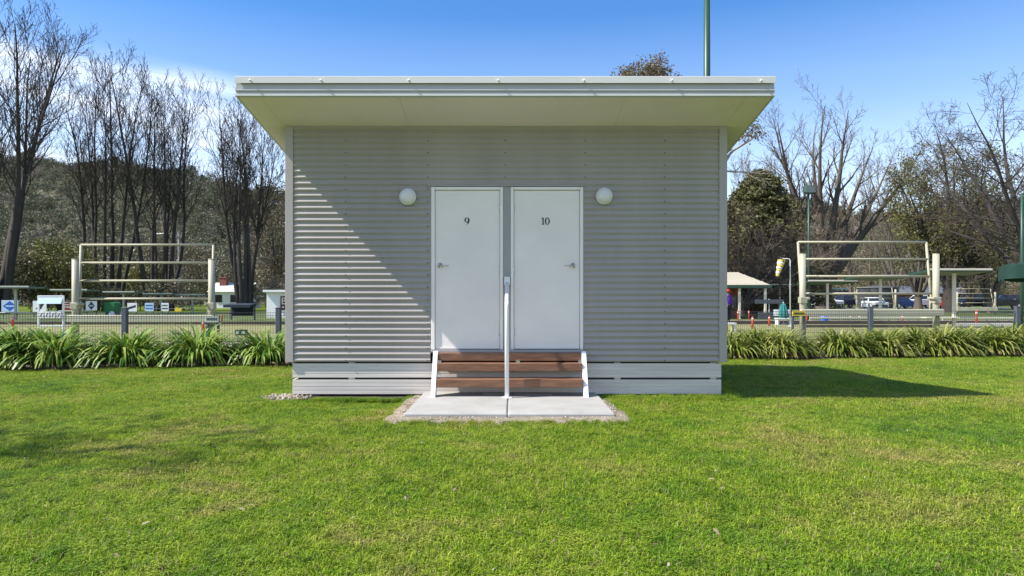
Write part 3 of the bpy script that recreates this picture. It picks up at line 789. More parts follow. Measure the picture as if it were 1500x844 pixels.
# loose, twiggy, drooping side limbs
PD=dict(seg=(9,6,4,3),wob=(.05,.1,.14,.15),up=(.03,.02,-.02,-.04),tap=(.05,.2,.3,.4),rmin=.013,n=(14,8,6),t0=(.15,.15,.15),ang=((.6,1.2),(.5,1.0),(.5,1.0)),len=((.28,.45),(.35,.55),(.35,.6)),fall=(.55,.35,.3),rr=(.4,.5,.55),split=2)
G='bare winter trees beyond the bowling green'
put_tree('bare_tree','tall bare dark tree cut by the left edge of the picture','tree',-2,55,bare(3,28.8,8,(.04,.27),PF,r0=.48,base=.5),(bark_dark,twig_dark),G)
t2=put_tree('bare_tree','bare dark upright tree behind the left beige frame, wider of the adjoining pair','tree',152,70,bare(21,27.2,7,(.02,.115),PF,r0=.42,base=1.5),(bark_dark,twig_dark),G)
put_tree('bare_tree','bare dark upright tree directly right of the utility pole crossarm, beside a taller twin','tree',238,71,bare(32,26.2,7,(.02,.14),PF,r0=.40,base=1.2),(bark_dark,twig_dark),G)
put_tree('bare_tree','bare narrow tree with a leaning low limb just left of the cabin','tree',358,66,bare(41,21.6,8,(.03,.19),PF,r0=.34,base=.5),(bark_dark,twig_dark),G)
put_tree('bare_tree','large bare vase shaped tree with thick grey limbs behind the right beige frame','tree',1208,70,bare(51,23.5,10,(.14,.66),PV,r0=.72,fork=2.6),(bark_grey,twig_brown),G)
put_tree('bare_tree','big bare tree with long dark limbs above the green canopy, right edge','tree',1520,46,bare(63,19.5,7,(.25,.85),PD,r0=.5,fork=2.2,lean=(-.12,0)),(bark_dark,twig_dark),G)
put_tree('bare_tree','thin bare brown tree behind the right edge of the beige frame, full of fine twigs','tree',1345,84,bare(71,22.5,6,(.08,.4),PV,r0=.4,fork=1.5),(bark_grey,twig_brown),G)
put_tree('bare_tree','bare twiggy tree left of the green canopy','tree',1448,62,bare(81,15,6,(.15,.5),PD,r0=.35,fork=1.2),(bark_grey,twig_brown),G)
put_tree('bare_tree','bare greyish tree peeping over the dark conifer beside the cabin','tree',1112,92,bare(91,21,6,(.05,.3),PF,r0=.3,fork=1.2),(bark_grey,twig_brown),G)
put_tree('bare_tree','bare pale twiggy tree between the creeper hung tree and the slim poplars, standing far back','tree',1312,96,bare(93,22,6,(.08,.35),PV,r0=.35,fork=1.5),(bark_grey,twig_brown),G)
# slim poplars
PP=dict(seg=(10,5,3),wob=(.02,.06,.1),up=(.02,.22,.2),tap=(.1,.3,.4),rmin=.022,n=(34,7),t0=(.12,.15),ang=((.3,.55),(.3,.7)),len=((.12,.2),(.3,.5)),fall=(.35,.3),rr=(.35,.5),split=1)
def poplar(seed,H):
    r=random.Random(seed); mbs=[MB(),MB()]; grow(mbs,r,Vector((0,0,-.2)),UP.copy(),H,.26,0,PP); return mbs
for px,Y,H,s,lab in ((1247,105,17.5,5,'slim bare poplar nearest the grey vase shaped tree, left of a pair'),(1274,108,20,6,'slim bare poplar above the water tank, right and taller of a pair')):
    put_tree('poplar',lab,'tree',px,Y,poplar(s,H),(bark_grey,twig_brown),'slim poplars behind the tank')

# leafy trees
lf_olive=leafmat('olive gum leaf',[(.045,.055,.022),(.085,.092,.04),(.14,.14,.07),(.17,.13,.085)],.2,.5,.3)
lf_yel=leafmat('yellow green leaf',[(.055,.065,.016),(.105,.11,.026),(.17,.16,.045)],.25,.5,.5)
lf_con=leafmat('dark conifer needle',[(.04,.056,.02),(.08,.093,.035),(.13,.125,.052)],.15,.55,.5)
lf_bare=leafmat('brown winter twig haze',[(.07,.058,.042),(.13,.105,.075),(.19,.155,.115)],.1,.8,.3)
lf_bronze=leafmat('bronze gum leaf',[(.05,.05,.025),(.11,.095,.05),(.19,.15,.09)],.2,.5,.4)
# gum tree behind the roof
PE=dict(seg=(7,6,4,3),wob=(.06,.12,.14,.15),up=(.03,.04,.03,.0),tap=(.3,.3,.35,.5),rmin=.02,n=(5,6,4),t0=(.45,.3,.3),ang=((.4,.9),(.4,.9),(.4,.9)),len=((.35,.55),(.4,.6),(.35,.5)),fall=(.3,.3,.2),rr=(.55,.55,.55),split=3,tiplv=3)
def gum(seed,H,n,stems=3,sp=(.1,.5)):
    tips=[]; mbs=bare(seed,H,stems,sp,PE,r0=.5,fork=H*.25,tips=tips)
    r=random.Random(seed); 
    return mbs,cards(r,tips,n,(.45,.45,.35),.10,.24),tips
mbs,lf,tips=gum(5,14.0,16)
# one crown lump stands up over the roof line and one limb hangs out to the right
r=random.Random(8); ex=[]
Yg=50.0; xc=X(985,Yg)
for (px,py,rx,ry,n) in ((952,108,26,14,60),(915,112,17,9,26),(935,118,30,16,40),(975,116,14,8,20),(960,100,14,10,30)):
    for _ in range(n):
        a=r.uniform(0,6.28); q=math.sqrt(r.random()); ex.append((X(px+rx*q*math.cos(a),Yg)-xc+0,r.gauss(0,.8),Z(py+ry*q*math.sin(a),Yg)))
for (px,py,rx,ry,n) in ((1100,190,7,9,10),(1092,201,10,6,9),(1110,198,6,4,5)):
    for _ in range(n):
        a=r.uniform(0,6.28); q=math.sqrt(r.random()); ex.append((X(px+rx*q*math.cos(a),Yg)-xc,r.gauss(0,.6),Z(py+ry*q*math.sin(a),Yg)))
mbs[0].tube([(0,0,6),(1.5,0,11),(X(950,Yg)-xc,0,Z(140,Yg)),(X(950,Yg)-xc,0,Z(98,Yg))],[.3,.2,.1,.03],6)
mbs[0].tube([(.2,0,8),(3,.2,10.5),(X(1075,Yg)-xc,.2,Z(220,Yg)),(X(1100,Yg)-xc,0,Z(205,Yg)),(X(1112,Yg)-xc,0,Z(192,Yg))],[.22,.14,.09,.06,.02],6)
lf=np.concatenate([lf[[i for i in range(0,len(lf)) if lf[i,:,2].max()<Z(125,Yg) and lf[i,:,0].max()<X(1050,Yg)-xc]],cards(r,ex,26,(.24,.24,.2),.05,.12)])
put_tree('gum_tree','leafy bronze green gum tree whose crown shows just above the cabin roof','tree',985,Yg,mbs,(bark_pale,bark_pale,lf_bronze),None,lf)
# dark conifer with tiers of drooping branches
def conifer(seed,H,R,n,leafn,size):
    r=random.Random(seed); mbs=[MB(),MB()]; mbs[0].tube([(0,0,-.2),(0,0,H*.5),(.1,0,H)],[.38,.22,.03],8)
    ctr=[]
    for k in range(n):
        t=(k+r.random())/n; z=.6+t*(H-.9); L=R*(1-t)**.6*r.uniform(.65,1.1)+.25; a=k*2.4+r.uniform(-.4,.4)
        p=[Vector((0,0,z))]; 
        for j in range(1,6):
            u=j/5; p.append(Vector((math.cos(a)*L*u,math.sin(a)*L*u,z+L*(.18*u-.38*u*u)+r.uniform(-.08,.08))))
        mbs[1].tube(p,[.07*(1-t)+.02]+[.05,.04,.03,.02,.012],4,cap=False)
        for j in range(1,6):
            for s in range(3): ctr.append(p[j]+Vector((r.gauss(0,.3*L/3),r.gauss(0,.3*L/3),r.gauss(-.05,.12))))
    return mbs,cards(r,ctr,leafn,(.3,.3,.14),size*.6,size,.4)
mbs,lf=conifer(4,12.6,7.4,220,18,.2)
put_tree('conifer','dark green conifer rising behind the pavilion roof right of the cabin','tree',1112,60,mbs,(bark_dark,bark_dark,lf_con),None,lf)
put_tree('bare_shrub','brown leafless tangled shrub in front of the dark conifer','shrub',1085,50,bare(12,9.6,10,(.3,1.1),PD,r0=.22,fork=.8),(bark_grey,twig_brown))
put_tree('bare_shrub','brown leafless bushy shrub right of the dark conifer','shrub',1138,54,bare(13,9.2,10,(.3,1.0),PD,r0=.2,fork=.6),(bark_grey,twig_brown))
def bushy(seed,H,R,lumps,n,size,sp=.42,z0=.25):
    r=random.Random(seed); mbs=[MB(),MB()]; ctr=[]
    for k in range(6):
        a=r.uniform(0,6.28); mbs[0].tube([(0,0,-.1),(.25*R*math.cos(a),.25*R*math.sin(a),H*.35),(.55*R*math.cos(a),.55*R*math.sin(a),H*.75)],[.14,.08,.03],5)
    for _ in range(lumps):
        a=r.uniform(0,6.28); u=r.random(); z=H*(z0+(1-z0)*u); q=R*math.sqrt(max(0,1-(2*u-.75)**2/1.7))*math.sqrt(r.uniform(.25,1))
        c=Vector((q*math.cos(a),q*math.sin(a),z)); ctr.append(c)
        if r.random()<.4: mbs[1].tube([(0,0,H*.3),c*.6+Vector((0,0,H*.1)),c],[.05,.03,.012],3,cap=False)
    return mbs,cards(r,ctr,n,(R*sp*.5,R*sp*.5,R*sp*.4),size*.5,size)
# ivy covered tree and yellow green neighbours on the right
tips=[]
PI_=dict(PD); PI_['tiplv']=2
mbs=bare(55,18.5,6,(.08,.42),PI_,r0=.5,fork=2.2,tips=tips)
r=random.Random(3); tips=[p for p in tips if 3.0<p.z<15.0 and p.x**2+p.y**2<24]; r.shuffle(tips)
put_tree('ivy_clad_tree','dark trunked tree hung with yellowish green creeper behind the green roofed shelter','tree',1391,62,mbs,(bark_dark,twig_brown,lf_yel),None,cards(r,tips[:1500],13,(.35,.35,.4),.06,.14))
for (px,Y,H,R,s,lab) in ((1326,126,16.5,5.8,2,'rounded yellow green bushy tree above the long brick building'),(88,64,6.4,3.0,3,'yellow green bushy shrub behind the white scoreboard on the left'),(18,62,5.2,2.6,4,'olive green bush at the far left behind the shelters'),(215,76,4.6,2.5,9,'low yellow green bush between the dark trunks on the left')):
    mbs,lf=bushy(s,H,R,130,44,.17); put_tree('bushy_tree',lab,'tree',px,Y,mbs,(bark_dark,twig_dark,lf_yel if s!=4 else lf_olive),'bushy evergreens near the green',lf)
for (px,Y,H,R,s,lab) in ((405,80,14.5,3.2,5,'olive gum tree half hidden by the left edge of the cabin'),(1302,118,13.5,4.6,6,'grey olive gum tree behind the water tank'),(1420,78,10.5,3.4,8,'brownish olive tree right of the creeper hung tree')):
    mbs,lf=bushy(s,H,R,140,40,.2,.5); put_tree('gum_tree',lab,'tree',px,Y,mbs,(bark_grey,bark_grey,lf_olive),'olive gums behind the green',lf)
# tree out of frame whose shade dapples the lawn at lower left
mbs=bare(17,10.5,4,(.1,.5),PV,r0=.22,fork=2.5); r=random.Random(2)
ctr=[(r.gauss(0,.9),r.gauss(-.2,.7),9.2+r.gauss(0,.7)) for _ in range(48)]
t=thing('garden_tree','small leafy tree beyond the left edge whose shade dapples the lawn','tree',(-12.6,3.7,0))
mbs[0].build('trunk',bark_grey,t,True); c=mbs[1]; n=len(c.f); c.mat(1); c.quads(cards(r,ctr,14,(.3,.3,.25),.05,.12)); c.m=[0]*n+[1]*(len(c.f)-n); c.build('crown',[twig_brown,lf_olive],t)

# ---- hills and the woods on them
def ridge(px):
    K=[(-900,250),(-300,232),(-100,236),(40,244),(120,250),(200,252),(260,262),(310,276),(360,288),(430,300),(700,330),(1000,330),(1064,318),(1140,306),(1220,312),(1290,330),(1400,322),(1500,300),(1700,270),(2300,260)]
    for (a,b),(c,d) in zip(K[:-1],K[1:]):
        if a<=px<=c: return b+(d-b)*(px-a)/(c-a)
    return 300
YR=460.0
def hz_(px,Y):
    hr=Z(ridge(px)+6,YR); t=(Y-150)/(YR-150)
    t=max(0,min(1,t)); return hr*(t*t*(3-2*t))*.97+2.5*math.sin(px*.05+Y*.03)*t
mb=MB(); pxs=list(range(-900,2301,40)); Ys=[130,150,180,215,255,300,350,400,440,460,500]
vs=[]
for Y in Ys:
    for px in pxs:
        x=(px-750)/F*Y
        z=-.5 if Y<=130 else (hz_(px,Y) if Y<=YR else hz_(px,YR)-12)
        vs.append((x,Y,z))
nx=len(pxs); mb.add(vs,[(j*nx+i,j*nx+i+1,(j+1)*nx+i+1,(j+1)*nx+i) for j in range(len(Ys)-1) for i in range(nx-1)])
tag(mb.build('hills',M('hill earth',(.10,.10,.055),.95,.3,.02,world=True),smooth=True),kind='structure')
def far_tree(seed,H,R,n,size,leaf,wood):
    r=random.Random(seed); b=MB(); b.tube([(0,0,-1),(0,0,H*.8)],[.16*H/10,.05],4,cap=False)
    ctr=[]
    for _ in range(26):
        a=r.uniform(0,6.28); u=r.uniform(.28,1); q=R*math.sqrt(max(.05,1-(u*2-1.1)**2))*math.sqrt(r.random()); ctr.append((q*math.cos(a),q*math.sin(a),H*u))
        if r.random()<.6: b.tube([(0,0,H*u*.5),(q*math.cos(a)*.9,q*math.sin(a)*.9,H*u)],[.07,.03],3,cap=False)
    k=len(b.f); b.mat(1); b.quads(cards(r,ctr,n,(R*.22,R*.22,R*.18),size*.5,size)); b.m=[0]*k+[1]*(len(b.f)-k)
    return (b,[wood,leaf])
lf_hill=leafmat('hill gum leaf',isl=.12,stops=[(.05,.062,.030),(.085,.098,.05),(.12,.126,.07),(.155,.148,.098)],transl=.15,rough=.6,scale=.02)
lf_hillb=leafmat('hill bare twig',isl=.12,stops=[(.10,.088,.07),(.16,.14,.112),(.23,.20,.165)],transl=.1,rough=.8,scale=.02)
kit=[far_tree(i,10,3.6,26,.5,lf_hill,bark_pale) for i in range(4)]+[far_tree(10+i,10,3.2,16,.34,lf_hillb,bark_grey) for i in range(3)]
P=[];Rr=[];Sc=[];Id=[]
r=random.Random(99); Y=165.0
while Y<468:
    stp=5.2+Y*.006
    px=-420
    while px<1900:
        if True:
            p2=px+r.uniform(-.5,.5)*stp*F/Y; y2=Y+r.uniform(-.5,.5)*stp
            if r.random()<.94:
                P.append(((p2-750)/F*y2,y2,hz_(p2,min(y2,YR)))); Rr.append((0,0,r.uniform(0,6.28))); s=r.uniform(.6,1.05); Sc.append((s,s,s*r.uniform(.75,1.05)*(.8 if y2>420 else 1))); Id.append(r.choice([0,1,2,3,0,1,2,3,4,5,6]))
        px+=stp*F/Y
    Y+=stp
tag(scatter('hill_forest',P,Rr,Sc,Id,kit),'grey green forest covering the hills','forest')
# belt of mixed trees behind the green
kit=[far_tree(40+i,9,3.0,30,.34,lf_olive,bark_grey) for i in range(4)]+[far_tree(50+i,9,2.8,26,.22,lf_bare,bark_grey) for i in range(3)]+[far_tree(60+i,7,3.0,30,.3,lf_yel,bark_grey) for i in range(2)]
P=[];Rr=[];Sc=[];Id=[]
for Y,st in ((112,3.6),(122,3.8),(134,4),(148,4.5),(164,5)):
    px=-240.0
    while px<1740:
        if True:
            rgt=px>900; y2=Y+r.uniform(-4,4)+(16 if rgt else 0)
            s=r.uniform(.62,1.15)*(1.05 if rgt else 1.05)
            P.append(((px-750)/F*y2,y2,0)); Rr.append((0,0,r.uniform(0,6.28))); Sc.append((s,s,s*r.uniform(.9,1.3)))
            Id.append(r.choice([0,1,2,3,4,5,6,4,5,6,7] if rgt else [0,1,2,3,0,1,2,3,4,5,6,7]))
        px+=st*F/Y*r.uniform(.7,1.3)
# low scrub that closes the view under the trees
low=[]
for Y,st,a,b_ in ((66,2.6,-140,430),(72,2.8,-140,430),(80,3,-140,430),(107,3.2,1040,1310),(109,3.2,1420,1740),(118,3.2,1040,1740)):
    px=a
    while px<b_:
        if 300<px<368: px=368
        y2=Y+r.uniform(-1.5,1.5); s=r.uniform(.26,.46)
        P.append(((px-750)/F*y2,y2,-.35)); Rr.append((0,0,r.uniform(0,6.28))); Sc.append((s*1.2,s*1.2,s)); Id.append(r.choice([0,1,2,3,0,1,2,3,4,5,7])); px+=st*F/Y*r.uniform(.5,1.2)
tag(scatter('tree_belt',P,Rr,Sc,Id,kit),'belt of olive gums and brown leafless trees behind the bowling green','forest')
# ================================================================== THINGS BEYOND THE CABIN
m_beige=M('beige painted steel',(.38,.355,.255),.5,.08,1.2)
m_beige2=M('weathered beige board',(.46,.44,.32),.6,.12,1.5,stretch=(.3,1,1))
m_gpost=M('dark grey fence post',(.085,.095,.115),.5,.1,3)
m_wire=M('black coated wire',(.06,.06,.065),.5)
m_greenr=M('green roof sheet',(.02,.06,.042),.5,.1,1)
m_cream=M('cream paint',(.60,.56,.46),.5,.06,1)
m_wht=M('white board',(.74,.75,.75),.5,.05,1)
m_navy=M('navy canvas',(.02,.028,.045),.8,.2,1)
m_kerb=M('pale concrete kerb',(.50,.48,.43),.85,.12,1,world=True)
m_brick=M('red brick wall',(.20,.075,.05),.85,.25,3)
m_roofdark=M('dark grey roof',(.07,.075,.085),.5,.1,.6)
m_red=M('orange red paint',(.62,.07,.03),.5,.08)
m_tyre=M('tyre rubber',(.02,.02,.02),.8)
m_glass=M('dark window glass',(.02,.025,.03),.08,.05,spec=.6)
m_lampred=M('red lamp lens',(.35,.02,.02),.3); m_lampw=M('clear lamp lens',(.7,.7,.68),.2)

# ---- bowling green, ditch, path, car park
def sheet(name,x0,x1,y0,y1,z,mat):
    mb=MB(); mb.add([(x0,y0,z),(x1,y0,z),(x1,y1,z),(x0,y1,z)],[(0,1,2,3)]); tag(mb.build(name,mat),kind='structure')
m_bowl=M('dormant bowling turf',(.20,.19,.075),.95,.22,.5,bump=.5,bscale=30,world=True)
sheet('bowling_green',-45,-1.5,20,33,.012,m_bowl)
sheet('bowling_green',3,45,21,33.5,.012,m_bowl)
sheet('path',-45,-1.5,17.6,19.6,.016,M('sandy path',(.34,.29,.21),.95,.2,1.2,world=True))
sheet('path',2,50,18.2,20.4,.016,MATS['sandy path'])
sheet('path',4,34,36.5,39.5,.016,MATS['sandy path'])
sheet('car_park',12,95,84,104,.016,M('car park asphalt',(.09,.088,.085),.9,.2,.6,world=True))
def kerbwall(x0,x1,y,z,label,mat=m_kerb,name='kerb_wall',w=.16):
    mb=MB(); mb.rbox(x0,x1,y,y+w,-.05,z,.015); tag(mb.build(name,mat),label,'kerb')
sheet('far_lawn',-70,-1.5,34.0,66,.010,M('far lawn',(.085,.115,.028),.95,.3,.35,world=True))
sheet('far_lawn',4,70,40,83,.010,MATS['far lawn'])
m_ditch=M('dark ditch board',(.06,.05,.04),.85,.2,2)
kerbwall(-45,-1.6,33.05,.16,'low dark ditch board along the far side of the left bowling green',m_ditch,'ditch_board')
kerbwall(4,45,33.55,.18,'low dark ditch board along the far side of the right bowling green',m_ditch,'ditch_board')
kerbwall(X(1176,29.5),X(1376,29.5),29.5,.13,'dark timber board low across the right green under the frame',m_ditch,'ditch_board')
kerbwall(X(1400,31),45,31.0,.15,'long pale concrete kerb across the right bowling green')

# ---- wire fence just behind the bed
def fy(x): return 14.75+.12*x
fence=thing('wire_fence','thin dark wire mesh fence on grey posts behind the planted bed','fence',(0,14.75,0))
def fx(px): t=(px-750)/F; Y=14.75/(1-.12*t); return t*Y,Y
FP=[fx(p) for p in (-40,183,408,632,850,1062,1275,1490,1710)]
for x,y in FP:
    mb=MB(); mb.rbox(-.05,.05,-.05,.05,-.1,1.06,.008); mb.rbox(-.054,.054,-.054,.054,1.055,1.075,.006); o=mb.build('fence_post',m_gpost,fence); o.location=(x,y-14.75,0)
for (x0,y0),(x1,y1) in zip(FP[:-1],FP[1:]):
    L=math.hypot(x1-x0,y1-y0)-.12; n=int(L/.05); mb=MB()
    for i in range(n+1):
        u=.06+L*i/n; mb.tube([(u,0,.05),(u,0,.90),(u,-.02,.955),(u,.03,.975)],.0035,3,cap=False)
    for z in (.06,.22,.38,.54,.70,.86,.965):
        for dz in (0,): mb.tube([(.06,.004,z),(.06+L,.004,z)],.0035,3,cap=False)
    mb.tube([(.06,0,.90),(.06+L,0,.90)],.006,4,cap=False)
    o=mb.build('mesh_panel',m_wire,fence); o.location=(x0,y0-14.75,0); o.rotation_euler=(0,0,math.atan2(y1-y0,x1-x0))

# ---- beige steel frames round the green (folded sun shelters with a bench beam)
def shade_frame(label,px0,px1,Y,ztop,zpost,zb0,zb1,lean,fold=False):
    x0,x1=X(px0,Y),X(px1,Y); w=x1-x0; k=w/3.3
    t=thing('shelter_frame',label,'frame',((x0+x1)/2,Y,0),0,'beige steel frames round the bowling green')
    h=w/2
    for s in (-1,1):
        mb=MB(); xx=s*(h-.07*k); mb.tube([(xx,0,-.1),(xx,0,zpost)],.074*k,12); mb.tube([(xx,0,zpost),(xx,0,zpost+.012)],.079*k,12); mb.build('post',m_beige,t,True)
        mb=MB(); mb.rbox(xx-.081*k,xx+.081*k,-.081*k,.081*k,zb0+.30*k,zb0+.45*k,.01); mb.tube([(xx-s*.10*k,-.12*k,zb0+.42*k),(xx-s*.10*k,.14*k,zb0+.42*k)],.03*k,8); mb.build('hinge',m_beige,t)
    mb=MB(); mb.rbox(-h-.03*k,h+.03*k,-.16*k,.02*k-.11*k,zb0,zb1,.012); mb.build('beam',m_beige2,t)
    xi=h-.10*k; zlo=zb1+.05
    for s in (-1,1):
        mb=MB(); mb.tube([(s*xi,.10*k,zlo-.1),(s*xi,.10*k+lean,ztop)],.030*k,8); mb.build('upright',m_beige,t,True)
        mb=MB(); mb.tube([(s*(xi-.02*k),.12*k,zlo+.3*k),(s*(xi-.12*k),.02*k,zlo-.15*k)],.02*k,6); mb.build('stay',m_beige,t,True)
    n=4
    for i in range(n):
        u=1-i/n*1.06 if i<n else 0; z=zlo+(ztop-zlo)*u; 
        if z<zb1: continue
        mb=MB(); mb.tube([(-xi,.10*k+lean*u,z),(xi,.10*k+lean*u,z)],.027*k,8); mb.build('rail',m_beige,t,True)
    return t
shade_frame('large beige pipe frame with four rails and a thick beam, left of the cabin',106,314.5,16.0,Z(358,16),Z(380,16),Z(472,16),Z(461.5,16),.06)
shade_frame('large beige pipe frame with four rails and a thick beam, right of the cabin',1171.5,1375.5,17.5,Z(353,17.5),Z(372,17.5),Z(463,17.5),Z(453,17.5),.26)
shade_frame('small distant beige pipe frame right of the large one on the right',1401,1459,54,Z(423,54),Z(428,54),Z(456,54),Z(450,54),.4)
shade_frame('small distant beige pipe frame in front of the dark water tank',1254,1313,56,Z(421,56),Z(424,56),Z(458,56),Z(452,56),.4)
def plate(label,px0,px1,py0,py1,Y,mat,marks=None,name='sign',cat='sign'):
    x0,x1,z0,z1=X(px0,Y),X(px1,Y),Z(py1,Y),Z(py0,Y); w,h=x1-x0,z1-z0
    t=thing(name,label,cat,((x0+x1)/2,Y,(z0+z1)/2))
    mb=MB(); mb.rbox(-w/2,w/2,0,.03,-h/2,h/2,.005); mb.build('panel',mat,t)
    if marks: marks(t,w,h)
    for s in (-1,1):
        zz=-(z0+z1)/2
        if zz<-h/2: mb=MB(); mb.box(s*w*.42-.025,s*w*.42+.025,.031,.07,zz,h*.4); mb.build('leg',m_gpost,t)
    return t
def poly_mark(t,pts,mat,name,y=-.004):
    mb=MB(); mb.prism(pts[::-1] if False else pts,lambda a,b:(a,y,b),lambda a,b:(a,y+.003,b)); mb.build(name,mat,t)
m_blue=M('sign blue',(.02,.10,.38),.5); m_dkblue=M('dark blue',(.01,.04,.16),.5); m_lblue=M('pale blue board',(.42,.55,.68),.5,.06); m_yel=M('sign yellow',(.70,.52,.03),.5); m_maroon=M('maroon board',(.14,.02,.015),.5,.1); m_brown=M('brown sign',(.075,.018,.012),.5); m_sgreen=M('green bin',(.02,.16,.05),.5); m_ink=M('sign ink',(.03,.03,.035),.5)
def strokes(t,w,h,rows,mat,k0=.36):
    r=random.Random(int(w*1000)); mb=MB()
    for i in range(rows):
        zc=h*(k0-i*.75/max(1,rows)); x=-w*.4
        while x<w*.38:
            l=min(w*r.uniform(.03,.1),w*.4-x); mb.box(x,x+l,-.004,-.001,zc-h*.17/rows,zc+h*.17/rows); x+=l+w*.025
    mb.build('lettering',mat,t)
def mk_diamond(mat,kw=.38,kh=.42):
    def f(t,w,h):
        poly_mark(t,[(-w*kw,0),(0,-h*kh),(w*kw,0),(0,h*kh)],mat,'emblem')
        mb=MB(); mb.box(-w*kw*.6,w*kw*.6,-.008,-.005,-h*.06,h*.06); mb.build('emblem_bar',m_lblue,t)
    return f
plate('pale blue banner with a dark blue diamond emblem at the far left',2,26.5,440,457,46,m_lblue,mk_diamond(m_blue,.42,.44))
plate('white banner with a dark slanted emblem half behind the white scoreboard',48,68,441,457,46.5,m_wht,lambda t,w,h:poly_mark(t,[(-w*.3,-h*.25),(w*.1,-h*.25),(w*.35,h*.3),(w*.0,h*.2)],m_ink,'emblem'))
plate('maroon banner with pale lettering between scoreboard and beige post',90.5,107.5,441,455,46,m_maroon,lambda t,w,h:strokes(t,w,h,3,m_cream))
plate('white banner with a black diamond emblem seen through the beige frame',125.5,142,441,455,46,m_wht,mk_diamond(m_ink,.3,.45))
plate('white banner with slanted dark lettering right of the green wagon',186.5,200.5,444,456.5,47,m_wht,lambda t,w,h:poly_mark(t,[(-w*.38,-h*.25),(w*.38,.0),(w*.38,h*.28),(-w*.38,h*.02)],m_ink,'emblem'))
plate('plain pale banner left of the utility pole',212,225,444,456,47,m_lblue,lambda t,w,h:strokes(t,w,h,2,m_blue,.2))
plate('small pale banner beside the utility pole, third from the green wagon',236.5,247,444,456,48,m_wht,lambda t,w,h:strokes(t,w,h,2,m_ink,.2))
plate('low yellow board at the foot of the utility pole',256,266,451.5,456.5,48,m_yel,name='yellow_board',cat='board')
plate('small pale sign plate on the right end of the left beige frame',301,320,463,472.5,15.8,M('pale green plate',(.48,.53,.45),.5),lambda t,w,h:strokes(t,w,h,1,m_gpost,.02))
plate('small yellow sign plate on the left end of the right beige frame',1161,1180,455.5,463,17.2,m_yel,lambda t,w,h:strokes(t,w,h,1,m_ink,.02))
# green wagon
t=thing('garbage_wagon','small dark green wagon with a pale wheel left of the white banners','wagon',(X(164.5,47),47,0)); w=X(172.5,47)-X(157,47); h=Z(442,47)-Z(457,47); zb=Z(457.5,47)
mb=MB(); mb.prism([(-w/2,zb),(w/2,zb),(w/2,zb+h*.9),(w*.3,zb+h),(-w*.5,zb+h*.95)],lambda a,b:(a,-.4,b),lambda a,b:(a,.4,b)); mb.build('body',m_sgreen,t)
for s in (-1,1):
    mb=MB(); mb.lathe([(.17,-.05),(.2,-.03),(.2,.03),(.17,.05)],(w*.3,s*.44,.2),14,Matrix.Rotation(PI/2,4,'X')); mb.build('wheel',m_wht,t)
mb=MB(); mb.box(-w*.4,w*.42,-.36,.36,.16,.24); mb.box(-w*.42,-w*.36,-.3,.3,0,zb+.01); mb.box(w*.3-.04,w*.3+.04,-.42,.42,.17,zb+.02); mb.build('chassis',m_gpost,t)
# scoreboard
Y=24.0; sx0,sx1=X(55.5,Y),X(94,Y); w=sx1-sx0
t=thing('scoreboard','white framed scoreboard with four hanging cards among the left shelters','scoreboard',((sx0+sx1)/2,Y,0))
for s in (-1,1): mb=MB(); mb.rbox(s*(w/2-.025)-.025,s*(w/2-.025)+.025,-.03,.03,0,Z(433,Y),.004); mb.build('leg',m_wht,t)
mb=MB(); mb.rbox(-w/2+.05,w/2-.05,-.03,.03,Z(434.8,Y),Z(433,Y),.004); mb.build('top_bar',m_wht,t)
mb=MB(); mb.prism([(-.10,Z(445,Y)),(-.06,Z(445,Y)),(.02,Z(435.2,Y)),(-.02,Z(435.2,Y))],lambda a,b:(-w/2+.05,a,b),lambda a,b:(w/2-.05,a,b)); mb.build('header_board',m_lblue,t)
mb=MB(); mb.rbox(-w/2+.05,w/2-.05,-.02,.02,Z(466.5,Y),Z(455.5,Y),.004); mb.build('card_board',M('grey green board',(.50,.54,.50),.5),t)
for i in range(4):
    c=-w/2+w*(.16+.225*i); mb=MB(); mb.rbox(c-w*.085,c+w*.085,-.05,-.03,Z(466,Y),Z(457,Y),.004); o=mb.build('score_card',m_wht,t)
    mb=MB(); mb.prism([(c-w*.06,Z(464,Y)),(c-w*.02,Z(464,Y)),(c+w*.05,Z(458.5,Y)),(c+w*.01,Z(458.5,Y))],lambda a,b:(a,-.054,b),lambda a,b:(a,-.051,b)); mb.build('card_mark',m_gpost,o)
mb=MB(); mb.rbox(-w/2+.05,w/2-.05,-.02,.02,Z(479,Y),Z(476.5,Y),.004); mb.build('bottom_bar',m_wht,t)

# ---- single post shelters
def shelter(label,px0,px1,py,ppx,Y,roof,post,depth=1.6,tilt=0):
    x0,x1=X(px0,Y),X(px1,Y); zt=Z(py,Y); xp=X(ppx,Y); w=x1-x0; c=(x0+x1)/2-xp
    t=thing('post_shelter',label,'shelter',(xp,Y,0),0,'single post shelters round the bowling green')
    th=.10
    mb=MB(); mb.prism([(-depth/2,zt-th),(depth/2,zt-th+tilt),(depth/2,zt+tilt),(-depth/2,zt)],lambda a,b:(c-w/2,a,b),lambda a,b:(c+w/2,a,b)); mb.build('roof',roof,t)
    mb=MB(); mb.rbox(c-w/2-.02,c+w/2+.02,-depth/2-.04,-depth/2-.003,zt-.05,zt+.03,.005); mb.build('roof_edge',post,t)
    mb=MB(); mb.rbox(-.06,.06,-.06,.06,-.1,zt-th-.003,.01); mb.build('post',post,t)
    mb=MB(); mb.rbox(-.11,.11,-.11,.11,zt-th-.06,zt-th-.001,.01); mb.build('post_head',post,t)
    mb=MB(); mb.rbox(c-w*.42,c+w*.42,-.22,.22,.42,.47,.01); mb.build('bench',post,t)
m_green2=M('pale green roof sheet',(.12,.17,.13),.5,.1,1); m_ppost=M('grey green post',(.40,.42,.36),.5,.08)
